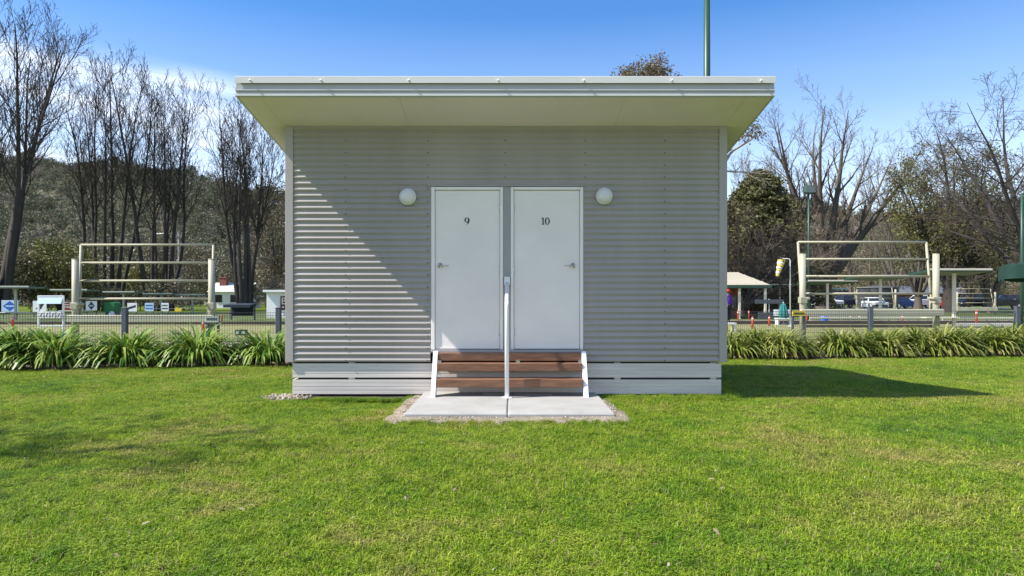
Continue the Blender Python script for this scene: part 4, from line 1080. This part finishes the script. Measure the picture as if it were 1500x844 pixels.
for px0,px1,py,pp,Y,lab in ((-18,54.5,420,23,40,'flat roofed single post shelter at the far left behind the banners'),(84,137,424.5,112,46,'flat roofed shelter whose post hides behind the left beige post'),(159,204,427.5,181,52,'flat roofed single post shelter over the green wagon'),(216,258,430,236.5,56,'flat roofed single post shelter left of the utility pole'),(263,303,431.5,282,60,'flat roofed single post shelter right of the utility pole')):
    shelter(lab,px0,px1,py,pp,Y,m_green2,m_ppost,1.4)
for px0,px1,py,pp,Y,lab in ((1124,1178,417,1142,50,'green roofed shelter behind the windsock pole'),(1176,1246,411.5,1212,40,'green roofed shelter behind the left post of the right beige frame'),(1246,1319,404.5,1289.5,36,'pale edged green shelter standing in front of the water tank'),(1345.5,1434.5,395.5,1397.5,29.5,'nearest green roofed shelter on one cream post, right of the beige frame')):
    shelter(lab,px0,px1,py,pp,Y,m_greenr,m_cream,1.5,-.12)
# ---- dark covered seats, shed, house
t=thing('covered_seat','dark navy canopied seat left of the small white shed','seat',(X(352,40),40,0))
zt=Z(445,40); w=1.55
mb=MB(); mb.prism([(-.55,zt-.22),(.45,zt-.1),(.45,zt+.02),(-.55,zt-.06)],lambda a,b:(-w/2,a,b),lambda a,b:(w/2,a,b)); mb.build('canopy',m_navy,t)
for s in (-1,1): mb=MB(); mb.rbox(s*(w/2-.08)-.04,s*(w/2-.08)+.04,.36,.44,0,zt-.12,.005); mb.build('post',m_gpost,t)
mb=MB(); mb.rbox(-w/2+.13,w/2-.13,.30,.355,.25,.95,.01); mb.build('backrest',m_navy,t)
mb=MB(); mb.rbox(-w/2+.13,w/2-.13,-.15,.295,.38,.45,.01); mb.build('seat_board',m_navy,t)
t=thing('shed','small white shed with a brown sign reading BR beside the cabin','shed',(X(430,44),44,0)); zt=Z(428,44)
sx=X(390.5,44)-X(430,44)
mb=MB(); mb.rbox(sx,3.2,0,3,-.05,zt,.01); mb.build('wall',M('white weatherboard',(.72,.73,.72),.6,.05),t)
mb=MB(); mb.prism([(-.35,zt+.004),(3.3,zt-.2),(3.3,zt-.1),(-.35,zt+.14)],lambda a,b:(sx-.12,a,b),lambda a,b:(3.3,a,b)); mb.build('roof',m_wht,t)
bx0,bx1=X(411,44)-X(430,44),X(446,44)-X(430,44); bz0,bz1=Z(454,44),Z(434,44)
mb=MB(); mb.rbox(bx0,bx1,-.06,-.012,bz0,bz1,.008); sg=mb.build('sign_board',m_brown,t)
R=Matrix.Rotation(PI/2,4,'X')
text_mesh('sign_lettering','BR',.62,m_cream,Matrix.Translation((bx0+.42,-.068,bz1-.33))@R,sg,.003,.012)
mb=MB()
for i in range(5): mb.box(bx0+.12+.2*i,bx0+.25+.2*i,-.068,-.0605,bz0+.12,bz0+.24)
mb.build('small_lettering',m_cream,sg)
t=thing('house','distant white walled house with a grey roof and brick chimney','house',(X(333,92),92,0))
mb=MB(); mb.box(-2.2,2.6,0,5,0,2.2); mb.build('wall',m_wht,t)
mb=MB(); mb.prism([(-.4,2.203),(5.4,2.203),(2.5,3.5)],lambda a,b:(-2.6,a,b),lambda a,b:(3.0,a,b)); rf=mb.build('roof',M('pale grey roof',(.5,.5,.5),.5,.1),t)
mb=MB(); mb.rbox(-1.7,-.8,1.5,2.3,2.6,4.1,.02); mb.rbox(-1.75,-.75,1.45,2.35,4.1,4.2,.02); mb.build('chimney',m_brick,rf)
for x in (-1.2,.9): mb=MB(); mb.box(x-.5,x+.5,-.03,-.003,.8,1.8); mb.build('window',m_glass,t)
for px,lab in ((351,'left of two small black boxes fixed low on the wire fence'),(354.5+5,'right of two small black boxes fixed low on the wire fence')):
    x,y=fx(px); t=thing('fence_box',lab,'box',(x,y-.09,Z(491,y)),.12)
    mb=MB(); mb.rbox(-.055,.055,-.03,.08,0,.115,.006); mb.build('casing',m_ink,t); mb=MB(); mb.rbox(-.03,.03,-.036,-.0305,.03,.08,.002); mb.build('label_plate',m_wht,t)

# ---- utility pole with lamp arm and wires
Y=74; t=thing('utility_pole','grey timber utility pole with a street lamp arm, behind the left beige frame','utility pole',(X(262,Y),Y,0)); zt=Z(338,Y)
m_pole=M('weathered pole',(.33,.32,.30),.8,.15,1.5)
mb=MB(); mb.tube([(.35,0,-.2),(.1,0,zt*.5),(0,0,zt)],[.2,.17,.13],10); mb.build('pole',m_pole,t,True)
mb=MB(); mb.rbox(-1.0,.5,-.14,-.02+.14-.24,zt-.75,zt-.6,.01); mb.build('crossarm',m_pole,t)
mb=MB(); mb.tube([(0,-.1,zt-.55),(-1.3,-.1,zt-.30),(-2.0,-.1,zt-.32)],.05,6); arm=mb.build('lamp_arm',m_wht,t,True)
mb=MB(); mb.rbox(-2.45,-1.75,-.25,.05,zt-.44,zt-.30,.04); mb.build('lamp_head',m_wht,arm)
for x in (-.9,-.35,.4): mb=MB(); mb.tube([(x,-.1,zt-.6),(x,-.1,zt-.4)],.05,6); mb.build('insulator',m_wht,t)
for k,(x,dz) in enumerate(((-.9,0),(-.35,.02))):
    pts=[]
    for i in range(17):
        u=i/16; pts.append((X(262,Y)+x-32*u,Y+(-.1)-12*u,zt-.39+dz-1.7*4*u*(1-u)*.55-1.0*u))
    mb=MB(); mb.tube(pts,.018,4); tag(mb.build('power_line',m_wire),['front power line sagging left from the lamp pole','rear power line sagging left from the lamp pole'][k],'cable','power lines')

# ---- tall green poles
def pole(label,px,Y,ztop,r,flood=False,z0=0):
    t=thing('light_pole',label,'light pole',(X(px,Y),Y,0),0,'green light poles round the bowling green')
    mb=MB(); mb.tube([(0,0,0),(0,0,ztop*.5),(0,0,ztop)],[r*1.15,r,r*.8],14); mb.build('pole',M('green pole paint',(.028,.075,.05),.4,.06),t,True)
    mb=MB(); mb.lathe([(r*2.4,0),(r*2.4,.03),(r*1.3,.06)],(0,0,0),14); mb.build('base_flange',MATS['green pole paint'],t)
    if flood:
        mb=MB(); mb.rbox(-.34,.34,-.22,.02,ztop-.1,ztop+.40,.08); f=mb.build('floodlight',M('floodlight housing',(.04,.085,.068),.4),t)
        mb=MB(); mb.rbox(-.27,.27,-.235,-.221,ztop-.03,ztop+.33,.004); mb.build('lens',M('floodlight lens',(.10,.14,.14),.15),f)
    return t
t=pole('thick green pole rising out of the picture behind the cabin roof',1035.5,24,13.5,.125)
mb=MB(); mb.rbox(-.9,.9,-.06,.06,13.5,13.62,.01); mb.build('head_beam',MATS['green pole paint'],t)
for x in (-.6,.6): mb=MB(); mb.rbox(x-.25,x+.25,-.4,.0,13.63,14.0,.05); mb.build('floodlight',M('floodlight housing',(.04,.085,.068),.4),t)
pole('slender green pole with a floodlight in front of the grey vase shaped tree',1184.5,40,Z(282,40),.06,True)
pole('green pole standing through the dark green canopy at the right edge',1497,26,Z(283,26),.055)
# ---- green market canopy at the right edge
Y=21.0; x0=X(1461,Y); w=3.2; zb=Z(411,Y); zt_=Z(390,Y)
t=thing('canopy','dark green fabric canopy cut by the right edge of the picture','canopy',(16.85,20.76,0),math.radians(-32))
m_can=M('dark green canvas',(.006,.040,.027),.75,.2,2,bump=.3,bscale=6)
mb=MB(); h=w/2; d=1.3; apex=zt_+.30
vs=[];N=8
def cv(u,v): 
    q=max(abs(u),abs(v)); return (h*u,d*v,zt_+.02-.06*math.sin(PI*(q))*0+(apex-zt_)*(1-q)**1.3)
g=[[cv(-1+2*i/N,-1+2*j/N) for i in range(N+1)] for j in range(N+1)]
vs=[p for row in g for p in row]; n0=N+1
mb.add(vs,[(j*n0+i,j*n0+i+1,(j+1)*n0+i+1,(j+1)*n0+i) for j in range(N) for i in range(N)])
mb.build('canopy_top',m_can,t,True)
mb=MB(); k=40; pr=[]
for i in range(k):
    u=4*i/k; s=int(u); f=u-s; P4=[(-h,-d),(h,-d),(h,d),(-h,d)]; a,b=P4[s],P4[(s+1)%4]; pr.append((a[0]+(b[0]-a[0])*f,a[1]+(b[1]-a[1])*f))
vs=[]
for i,(x,y) in enumerate(pr):
    o=.03*math.sin(i*2.1); vs+=[(x*1.003,y*1.003,zt_+.025),(x*(1.003+o*.5),y*(1.003+o*.5),zb+.05*math.sin(i*1.3)+(.0 if i%2 else .03))]
mb.add(vs,[(2*i,2*((i+1)%k),2*((i+1)%k)+1,2*i+1) for i in range(k)]); mb.build('valance',m_can,t,True)
mb=MB(); mb.rbox(.05-h+1.0-.5,.05-h+1.5,-d-.02,-d+.1,zt_+.05,zt_+.10,.01); mb.build('white_rail',m_wht,t)
for sx in (-1,1):
    for sy in (-1,1): mb=MB(); mb.tube([(sx*(h-.05),sy*(d-.05),0),(sx*(h-.05),sy*(d-.05),zt_)],.022,8) if sx>0 else mb.tube([(-h+1.25,sy*(d-.05),0),(-h+1.25,sy*(d-.05),zt_+.05)],.025,8); mb.build('leg',m_greenr,t,True)

# ---- pavilion
Y=43; t=thing('pavilion','brick pavilion with a beige hipped metal roof right beside the cabin','pavilion',(X(1070,Y),Y,0)); O=X(1070,Y)
ze,zr=Z(418,Y),Z(397,Y); ex=X(1118.5,Y)-O; rx=X(1098,Y)-O; lx=-7.0
m_roofb=M('beige ribbed roof',(.40,.365,.28),.5,.06,1.0)
def ribroof(mb,a,b,c,d,n):
    for i in range(n):
        p0=Vector(a).lerp(Vector(b),i/n); p1=Vector(a).lerp(Vector(b),(i+.93)/n); q0=Vector(d).lerp(Vector(c),i/n); q1=Vector(d).lerp(Vector(c),(i+.93)/n)
        mb.add([p0,p1,q1,q0],[(0,1,2,3)])
mb=MB(); A,B_,C_,D_=(lx,-1.2,ze),(ex,-1.2,ze),(rx,2.2,zr),(lx+1,2.2,zr)
mb.add([A,B_,C_,D_,(ex,5.6,ze),(lx,5.6,ze)],[(0,1,2,3),(1,4,2),(4,5,3,2),(5,0,3),(0,5,4,1)])
for i in range(40):
    u=i/39; p=Vector(A).lerp(Vector(B_),u); x=p.x
    top=Vector((min(max(x,lx+1),rx),2.2,zr)) if x<=rx else None
    if top is None:
        f=(ex-x)/(ex-rx); top=Vector((x,-1.2+3.4*f,ze+(zr-ze)*f))
    if (top-p).length>.1: mb.tube([p+Vector((0,-.0,.012)),top+Vector((0,0,.012))],.018,4)
mb.build('roof',m_roofb,t)
mb=MB(); mb.rbox(lx-.05,ex+.05,-1.30,-1.21,ze-.2,ze-.02,.01); mb.build('gutter',m_greenr,t)
mb=MB(); mb.box(lx+.4,ex-1.0,1.6,5.2,0,ze-.03); mb.build('wall',m_brick,t)
mb=MB(); mb.box(.35,1.3,1.56,1.598,.5,1.4); mb.build('window',m_glass,t)
mb=MB(); mb.box(-1.3,-.3,1.56,1.598,0,1.75); mb.build('door',M('dark door',(.04,.035,.03),.6),t)
for px in (1075,1112): mb=MB(); mb.rbox(X(px,Y)-O-.07,X(px,Y)-O+.07,-1.1,-.96,0,ze-.2,.01); mb.build('post',m_cream,t)
t=thing('brick_hut','small red brick hut with a wide reddish door right of the pavilion','hut',(X(1118,56),56,0))
mb=MB(); mb.box(-1.6,1.6,0,3,0,2.2); mb.build('wall',M('dark brick wall',(.12,.05,.038),.85,.25,3),t)
mb=MB(); mb.box(-1.9,1.9,-.5,3.2,2.203,2.35); mb.build('roof',m_roofdark,t)
mb=MB(); mb.box(-.6,1.1,-.03,-.003,.3,1.6); mb.build('door',M('faded red door',(.33,.10,.07),.6,.1),t)
# ---- windsock
Y=31; zt=Z(379,Y); t=thing('windsock_pole','white hooked pole carrying a windsock','pole',(X(1157.5,Y),Y,0)); 
mb=MB(); mb.tube([(0,0,0),(0,0,zt-.1),(-.03,0,zt-.02),(-.12,0,zt),(-.38,-.02,zt-.01),(-.40,-.02,zt-.06)],[.03,.024,.022,.02,.018,.015],8); mb.build('pole',m_wht,t,True)
mb=MB(); mb.lathe([(.12,0),(.12,.02),(.05,.03)],(0,0,0),10); mb.build('base_plate',m_wht,t)
t=thing('windsock','limp yellow and white banded windsock hanging from the hooked pole','windsock',(X(1157.5,Y)-.40,Y-.02,zt-.06))
p0,p1=Vector((0,0,-.0)),Vector((X(1138,Y)-X(1157.5,Y)+.40,0,Z(405,Y)-zt+.06))
m_wsy,m_wsw=M('windsock yellow',(.62,.48,.10),.8,.1),M('windsock white',(.72,.70,.62),.8,.05)
n=7
for i in range(n):
    a,b=p0.lerp(p1,i/n),p0.lerp(p1,(i+1)/n-.002); ra=.17*(1-.62*i/n); rb=.17*(1-.62*(i+1)/n)
    mb=MB(); mb.tube([a,a.lerp(b,.5)+Vector((.01*(-1)**i,0,0)),b],[ra,(ra+rb)*.5*1.04,rb],12); mb.build('band',m_wsw if i%2 else m_wsy,t,True)
mb=MB(); mb.tube([(0.02,0,.0),(-.01,0,-.02)],.178,12); mb.build('ring',m_ink,t)

# ---- red stakes, barrel, bench, rails
def stake(px,py0,py1,lab):
    Y=EYE*F/(py1-HZ) if py1>HZ+5 else 60; h=(py1-py0)/F*Y
    t=thing('marker_stake',lab,'stake',(X(px,Y),Y,0),0,'orange red stakes round the green')
    mb=MB(); mb.tube([(0,0,-.1),(0,0,h-.05),(0,0,h)],[.045,.045,.03],8); mb.build('stake',m_red,t,True)
    mb=MB(); mb.tube([(0,0,h*.78),(0,0,h*.86)],.048,8); mb.build('band',m_wht,t,True)
for px,a,b,lab in ((18.5,464,481,'orange red stake under the blue diamond banner'),(297.5,471,484,'orange red stake inside the right post of the left beige frame'),(325,461,472,'orange red stake right of the left beige frame'),
  (1081,455,470,'orange red stake right of the person in purple'),(1097,455,468,'orange red stake below the pavilion post'),(1102.5,464,482,'nearer orange red stake left of the dark score boards'),(1127,463,478,'orange red stake under the post of the dark score boards'),
  (1182,457,474,'orange red stake left of the blue barrel'),(1245.5,462,474,'orange red stake right of the blue barrel'),(1259,462,473,'orange red stake below the distant frame by the tank'),(1322,462,474,'orange red stake left of the white ute'),(1377,455,466,'short orange red stake under the red car'),(1430.5,455,477,'tall orange red stake right of the nearest green shelter')): stake(px,a,b,lab)
Y=35; t=thing('barrel','bright blue plastic barrel on the far side of the right green','barrel',(X(1207,Y),Y,0)); mb=MB()
mb.lathe([(.17,0),(.2,.03),(.2,.14),(.21,.15),(.2,.16),(.2,.28),(.21,.29),(.2,.3),(.19,.41),(.16,.43)],(0,0,0),20); mb.build('drum',M('blue plastic',(.01,.10,.50),.4),t,True)
mb=MB(); mb.tube([(0,0,.43),(0,0,.45)],.16,18); mb.build('lid',M('blue plastic lid',(.01,.08,.4),.4),t)
t=thing('score_boards','two dark slate boards on one post in front of the pavilion','boards',(X(1127,36),36,0))
for a,b,c,d in ((1106,1148,439,445),(1110.5,1133,457.5,468)):
    mb=MB(); mb.rbox(X(a,36)-X(1127,36),X(b,36)-X(1127,36),-.05,.0,Z(d,36),Z(c,36),.006); mb.build('board',M('slate board',(.07,.08,.095),.6,.1),t)
mb=MB(); mb.tube([(0,.04,0),(0,.04,Z(438,36))],.035,8); mb.build('post',m_ppost,t)
t=thing('parasol','furled teal parasol standing left of the right beige frame','parasol',(X(1147.5,33),33,0)); zt=Z(444,33)
mb=MB(); mb.tube([(0,0,0),(0,0,zt+.05)],.022,8); mb.build('pole',m_wht,t)
mb=MB(); vs=[];rp=[(.10,.30),(.19,.42),(.16,.7),(.10,zt-.1),(.025,zt)]; k=18
for q,z in rp:
    for j in range(k): a=2*PI*j/k; rr=q*(1+.28*(j%2)); vs.append((rr*math.cos(a),rr*math.sin(a),z))
mb.add(vs,[(i*k+j,i*k+(j+1)%k,(i+1)*k+(j+1)%k,(i+1)*k+j) for i in range(len(rp)-1) for j in range(k)]+[tuple(range(k-1,-1,-1))]); mb.build('fabric',M('teal canvas',(.02,.17,.16),.8,.12),t)
mb=MB(); mb.lathe([(.22,0),(.22,.06),(.05,.1)],(0,0,0),14); mb.build('base',m_gpost,t)
def bench(label,px0,px1,py,Y,mat,back=False,cat='bench'):
    x0,x1=X(px0,Y),X(px1,Y); w=x1-x0; z=Z(py,Y); t=thing('bench',label,cat,((x0+x1)/2,Y,0))
    mb=MB(); mb.rbox(-w/2,w/2,-.2,.2,z-.06,z,.01); mb.build('seat',mat,t)
    for s in (-1,1): mb=MB(); mb.rbox(s*w*.4-.04,s*w*.4+.04,-.16,.16,0,z-.061,.005); mb.build('leg',mat,t)
    if back: mb=MB(); mb.rbox(-w/2,w/2,.2,.24,z+.1,z+.4,.01); mb.build('backrest',mat,t)
bench('white bench right beside the cabin corner beyond the fence',1056,1077,473,26,m_wht)
bench('low white bench half hidden behind plants right of the parasol',1136,1160,466,33,m_wht,True)
def rail(label,px0,px1,Y,z,n,mat):
    x0,x1=X(px0,Y),X(px1,Y); w=x1-x0; t=thing('low_rail',label,'rail',((x0+x1)/2,Y,0))
    mb=MB(); mb.rbox(-w/2,w/2,-.05,.05,z-.09,z,.01); mb.build('top_rail',mat,t)
    for i in range(n+1): mb=MB(); xx=-w/2+.05+(w-.1)*i/n; mb.rbox(xx-.04,xx+.04,-.03,.03,-.05,z-.091,.005); mb.build('post',mat,t)
rail('low pale rail on short posts inside the right beige frame',1186,1362,34.0,.36,12,m_cream)
rail('low pale rail on short posts running off the right edge',1380,1545,35.5,.30,10,m_cream)
# blue and white boards stacked near the pavilion
def stack(label,px,Y,n,py0):
    t=thing('board_stack',label,'boards',(X(px,Y),Y,0))
    for i in range(n):
        mb=MB(); w=1.05-.1*(i%2); z=Z(py0,Y)-.26*i; mb.rbox(-w+.05*i,w+.05*i,-.1,.1,z-.14,z,.01); mb.build('board',(m_lblue,m_dkblue)[i%2],t)
    for s in (-1,1): mb=MB(); mb.rbox(s*.7-.04,s*.7+.04,.11,.16,0,Z(py0,Y),.005); mb.build('leg',m_gpost,t)
stack('stacked blue and white boards right of the parasol',1158,58,4,425.5); stack('stacked blue and white boards above the parked dark pickup',1228,70,3,422)

# ---- water tank and long building
Y=82; t=thing('water_tank','large dark round water tank behind the parked cars','water tank',(X(1285,Y),Y,0)); R_=(X(1312,Y)-X(1258,Y))/2; zt=Z(422,Y)
prof=[]
for i in range(60): prof.append((R_+.02*math.cos(i*PI/1.5),zt*i/59))
mb=MB(); mb.lathe(prof,(0,0,0),40); mb.build('tank_wall',M('charcoal tank steel',(.055,.055,.062),.45,.15,.6),t,True)
mb=MB(); mb.lathe([(R_+.08,zt),(R_+.08,zt+.06),(R_*.5,zt+.22),(.02,zt+.32)],(0,0,0),40); mb.build('tank_roof',m_roofdark,t)
Y=112; t=thing('long_building','long low brick building with a dark grey gabled roof behind the white ute','building',(X(1366,Y),Y,0)); w=(X(1426,Y)-X(1309,Y))
ze=Z(430.5,Y); zr=Z(418,Y)
mb=MB(); mb.box(-w/2+.5,w/2-.5,0,7,0,ze); mb.build('wall',m_brick,t)
mb=MB(); mb.prism([(-.7,ze+.003),(7.7,ze+.003),(3.5,zr)],lambda a,b:(-w/2,a,b),lambda a,b:(w/2,a,b)); mb.build('roof',M('weathered grey roof',(.12,.125,.14),.5,.25,.4,stretch=(3,.3,1)),t)
for x in (-4,-1.2,1.8,4.6): mb=MB(); mb.box(x-.6,x+.6,-.04,-.003,.8,1.7); mb.build('window',m_glass,t)

# ---- parked cars
def car(label,px,Y,kind,paint,rz):
    t=thing('parked_car',label,'car' if kind not in('ute','van') else kind,(X(px,Y),Y,0),rz,'cars parked beyond the bowling green')
    L,Wd={'suv':(4.6,1.85),'ute':(5.1,1.85),'sedan':(4.5,1.75),'van':(4.9,1.9),'wagon':(4.7,1.85)}[kind]; a=L/2; hw=Wd/2
    if kind=='suv': lo=[(-a,.4),(a,.4),(a,.95),(a-.15,1.05),(a-1.2,1.12),(-a+.05,1.15),(-a,.9)]; cb=[(a-1.3,1.1),(a-1.95,1.72),(-a+.25,1.75),(-a+.08,1.12)]
    elif kind=='ute': lo=[(-a,.45),(a,.45),(a,.95),(a-.15,1.05),(a-1.25,1.12),(-a+.02,1.1)]; cb=[(a-1.35,1.1),(a-1.95,1.74),(-.35,1.76),(-.55,1.1)]
    elif kind=='van': lo=[(-a,.35),(a,.35),(a,.85),(a-.3,1.1),(a-.6,1.15),(-a,1.15)]; cb=[(a-.65,1.12),(a-1.35,1.9),(-a+.12,1.95),(-a+.02,1.12)]
    else: lo=[(-a,.35),(a,.35),(a,.72),(a-.15,.85),(a-1.3,.95),(-a+.1,.98),(-a,.8)]; cb=[(a-1.35,.94),(a-2.05,1.42),(-a+1.0,1.44),(-a+.35,.96)]
    def sweep(poly,w0,w1):
        zs=[p[1] for p in poly]; z0,z1=min(zs),max(zs)
        mb=MB(); f=lambda s:(lambda x,z:(x,s*(w0+(w1-w0)*(z-z0)/(z1-z0)),z)); mb.prism(poly,f(-1),f(1)); return mb
    mb=sweep(lo,hw*.97,hw); c2=sweep(cb,hw*.98,hw*.80); mb.add(c2.v,c2.f); mb.build('body',paint,t)
    # glass: sides, windscreen, rear
    z0=min(p[1] for p in cb); z1=max(p[1] for p in cb)
    def ins(k,m=.12): # shrink greenhouse polygon for the side windows
        cx=sum(p[0] for p in cb)/4; cz=sum(p[1] for p in cb)/4; return [(cx+(x-cx)*.86,cz+(z-cz)*.66+.02) for x,z in cb]
    poly=ins(0)
    wy=lambda z: hw*.98+(hw*.80-hw*.98)*(z-z0)/(z1-z0)
    for s in (-1,1):
        q=[(x,s*(wy(z)+.008),z) for x,z in poly]; q2=[(x,s*(wy(z)-.02),z) for x,z in poly]
        mb=MB(); mb.add(q+q2,[(0,1,2,3),(3,2,1,0)] if False else [(0,1,2,3),(0,4,5,1),(1,5,6,2),(2,6,7,3),(3,7,4,0)]); mb.build('side_window',m_glass,t)
    for (p,q),nm in (((cb[0],cb[1]),'windscreen'),((cb[3],cb[2]),'rear_window')):
        sg=1 if nm=='windscreen' else -1; P=[]
        for u,k in ((.14,1),(.88,1)):
            x=p[0]+(q[0]-p[0])*u+sg*.012; z=p[1]+(q[1]-p[1])*u; P.append((x,z,wy(z)*.9))
        mb=MB(); (xa,za,wa),(xb,zb_,wb)=P; mb.add([(xa,-wa,za),(xa,wa,za),(xb,wb,zb_),(xb,-wb,zb_),(xa-sg*.03,-wa,za),(xa-sg*.03,wa,za),(xb-sg*.03,wb,zb_),(xb-sg*.03,-wb,zb_)],[(0,1,2,3),(0,4,5,1),(1,5,6,2),(2,6,7,3),(3,7,4,0)]); mb.build(nm,m_glass,t)
    for sx in (-1,1):
        for s in (-1,1):
            R=Matrix.Rotation(PI/2,4,'X'); mb=MB(); mb.lathe([(.25,-.1),(.33,-.1),(.36,-.07),(.36,.07),(.33,.1),(.25,.1)],(sx*(a-.9),s*(hw-.07),.36),18,R); wl=mb.build('wheel',m_tyre,t)
            mb=MB(); mb.lathe([(.22,-.112),(.24,-.1),(.24,.1),(.22,.112)],(sx*(a-.9),s*(hw-.07),.36),12,R); mb.build('rim',m_metal,wl)
    zl=lo[2][1]-.12
    for s in (-1,1):
        mb=MB(); mb.rbox(a-.05,a+.012,s*(hw-.28)-.16,s*(hw-.28)+.16,zl-.09,zl+.09,.01); mb.build('headlight',m_lampw,t)
        mb=MB(); mb.rbox(-a-.012,-a+.05,s*(hw-.18)-.1,s*(hw-.18)+.1,zl-.1,zl+.12,.01); mb.build('taillight',m_lampred,t)
    mb=MB(); mb.rbox(a-.05,a+.03,-hw*.9,hw*.9,.42,.58,.02); mb.build('bumper',m_tyre,t)
    return t
def pt(n,c): return M(n,c,.25,.03,.5,spec=.6)
Y=90
car('white four wheel drive parked facing the green, left of the dark pickup',1208,Y,'suv',pt('white car paint',(.72,.73,.74)),-PI/2+.35)
car('dark grey pickup parked between the white four wheel drive and the tank',1238,Y+1,'ute',pt('charcoal car paint',(.03,.032,.036)),PI+.3)
car('white hatchback with dark windows parked in front of the water tank',1281,76,'sedan',pt('white car paint',(.72,.73,.74)),-PI/2-.25)
car('blue sedan parked left of the white ute',1321,88,'sedan',pt('blue car paint',(.02,.07,.28)),.25)
car('white ute parked in front of the long brick building',1349,92,'ute',pt('white car paint',(.72,.73,.74)),PI+.15)
car('red car parked behind the cream shelter post',1389,90,'sedan',pt('red car paint',(.30,.02,.02)),-PI/2+.5)
car('black van parked behind the small distant frame',1432,86,'van',pt('black car paint',(.012,.014,.02)),PI)
car('black four wheel drive parked nearest the green canopy',1470,84,'suv',pt('black car paint',(.012,.014,.02)),PI-.3)

# ---- person in purple
def skin_mesh(name,V,E,Rr,mat,sub=2,parent=None):
    me=bpy.data.meshes.new(name+'_cage'); me.from_pydata([Vector(v) for v in V],E,[]); o=bpy.data.objects.new(name+'_cage',me); COL.objects.link(o)
    sk_=o.modifiers.new('skin','SKIN'); 
    for i,q in enumerate(Rr): me.skin_vertices[0].data[i].radius=(q,q) if not hasattr(q,'__len__') else q
    me.skin_vertices[0].data[0].use_root=True
    sb=o.modifiers.new('sub','SUBSURF'); sb.levels=sub; sb.render_levels=sub
    bpy.context.view_layer.update()
    m2=bpy.data.meshes.new_from_object(o.evaluated_get(bpy.context.evaluated_depsgraph_get())); bpy.data.objects.remove(o)
    m2.name=name; m2.materials.clear(); m2.materials.append(mat); m2.polygons.foreach_set('use_smooth',[True]*len(m2.polygons))
    q=bpy.data.objects.new(name,m2); COL.objects.link(q)
    if parent: q.parent=parent
    return q
Y=36.5
pr=thing('person','person in a purple jumper, dark trousers and a red cap standing beside the cabin','person',(X(1066,Y),Y,0),.5)
skin=M('skin',(.45,.27,.19),.5)
V=[(0,0,.92),(0,0,1.12),(0,.01,1.32),(0,0,1.43),(0,0,1.50),(0,-.02,1.60),(0,-.02,1.68),
   (.10,0,.86),(.11,-.02,.48),(.11,.02,.08),(.12,-.12,.03),(-.10,0,.86),(-.11,-.01,.48),(-.12,.03,.08),(-.13,-.11,.03),
   (.19,0,1.37),(.25,.02,1.10),(.24,-.10,.88),(.24,-.15,.80),(-.19,0,1.37),(-.25,.03,1.10),(-.22,-.14,.92),(-.20,-.20,.86)]
E=[(0,1),(1,2),(2,3),(3,4),(4,5),(5,6),(0,7),(7,8),(8,9),(9,10),(0,11),(11,12),(12,13),(13,14),(3,15),(15,16),(16,17),(17,18),(3,19),(19,20),(20,21),(21,22)]
Rr=[.13,.12,.14,.08,.055,.09,.075,.085,.06,.045,.04,.085,.06,.045,.04,.06,.045,.035,.035,.06,.045,.035,.035]
skin_mesh('body',V,E,Rr,skin,2,pr)
skin_mesh('jumper',[V[i] for i in (0,1,2,3,15,16,17,19,20,21)],[(0,1),(1,2),(2,3),(3,4),(4,5),(5,6),(3,7),(7,8),(8,9)],[.155,.15,.165,.10,.085,.065,.055,.085,.065,.055],M('purple knit',(.12,.03,.36),.8,.1),2,pr)
skin_mesh('trousers',[V[i] for i in (0,7,8,9,11,12,13)],[(0,1),(1,2),(2,3),(0,4),(4,5),(5,6)],[.15,.11,.08,.065,.11,.08,.065],M('dark trousers',(.02,.02,.028),.8),2,pr)
for s in (-1,1): mb=MB(); mb.rbox(s*.115-.05,s*.115+.05,-.18,.07,0,.09,.025); mb.build('shoe',m_tyre,pr)
mb=MB(); mb.lathe([(.108,0),(.112,.03),(.10,.09),(.06,.125),(.01,.135)],(0,-.02,1.645),18); mb.build('cap',M('red cap',(.5,.02,.02),.7),pr,True)
mb=MB(); mb.rbox(-.08,.08,-.22,-.11,1.645,1.662,.006); mb.build('cap_peak',MATS['red cap'],pr)
mb=MB(); mb.lathe([(.095,0),(.104,.05),(.104,.10)],(0,-.005,1.55),14); mb.build('hair',M('brown hair',(.06,.035,.02),.8),pr,True)
for s in (-1,1):
    mb=MB(); mb.lathe([(.011,-.006),(.012,0),(.006,.008)],(s*.033,-.108,1.615),8,Matrix.Rotation(PI/2,4,'X')); mb.build('eye',m_ink,pr)
mb=MB(); mb.tube([(0,-.10,1.61),(0,-.135,1.575),(0,-.105,1.565)],[.008,.016,.01],6); mb.build('nose',skin,pr,True)
mb=MB(); mb.rbox(-.025,.025,-.112,-.098,1.535,1.545,.003); mb.build('mouth',M('lips',(.35,.12,.1),.5),pr)
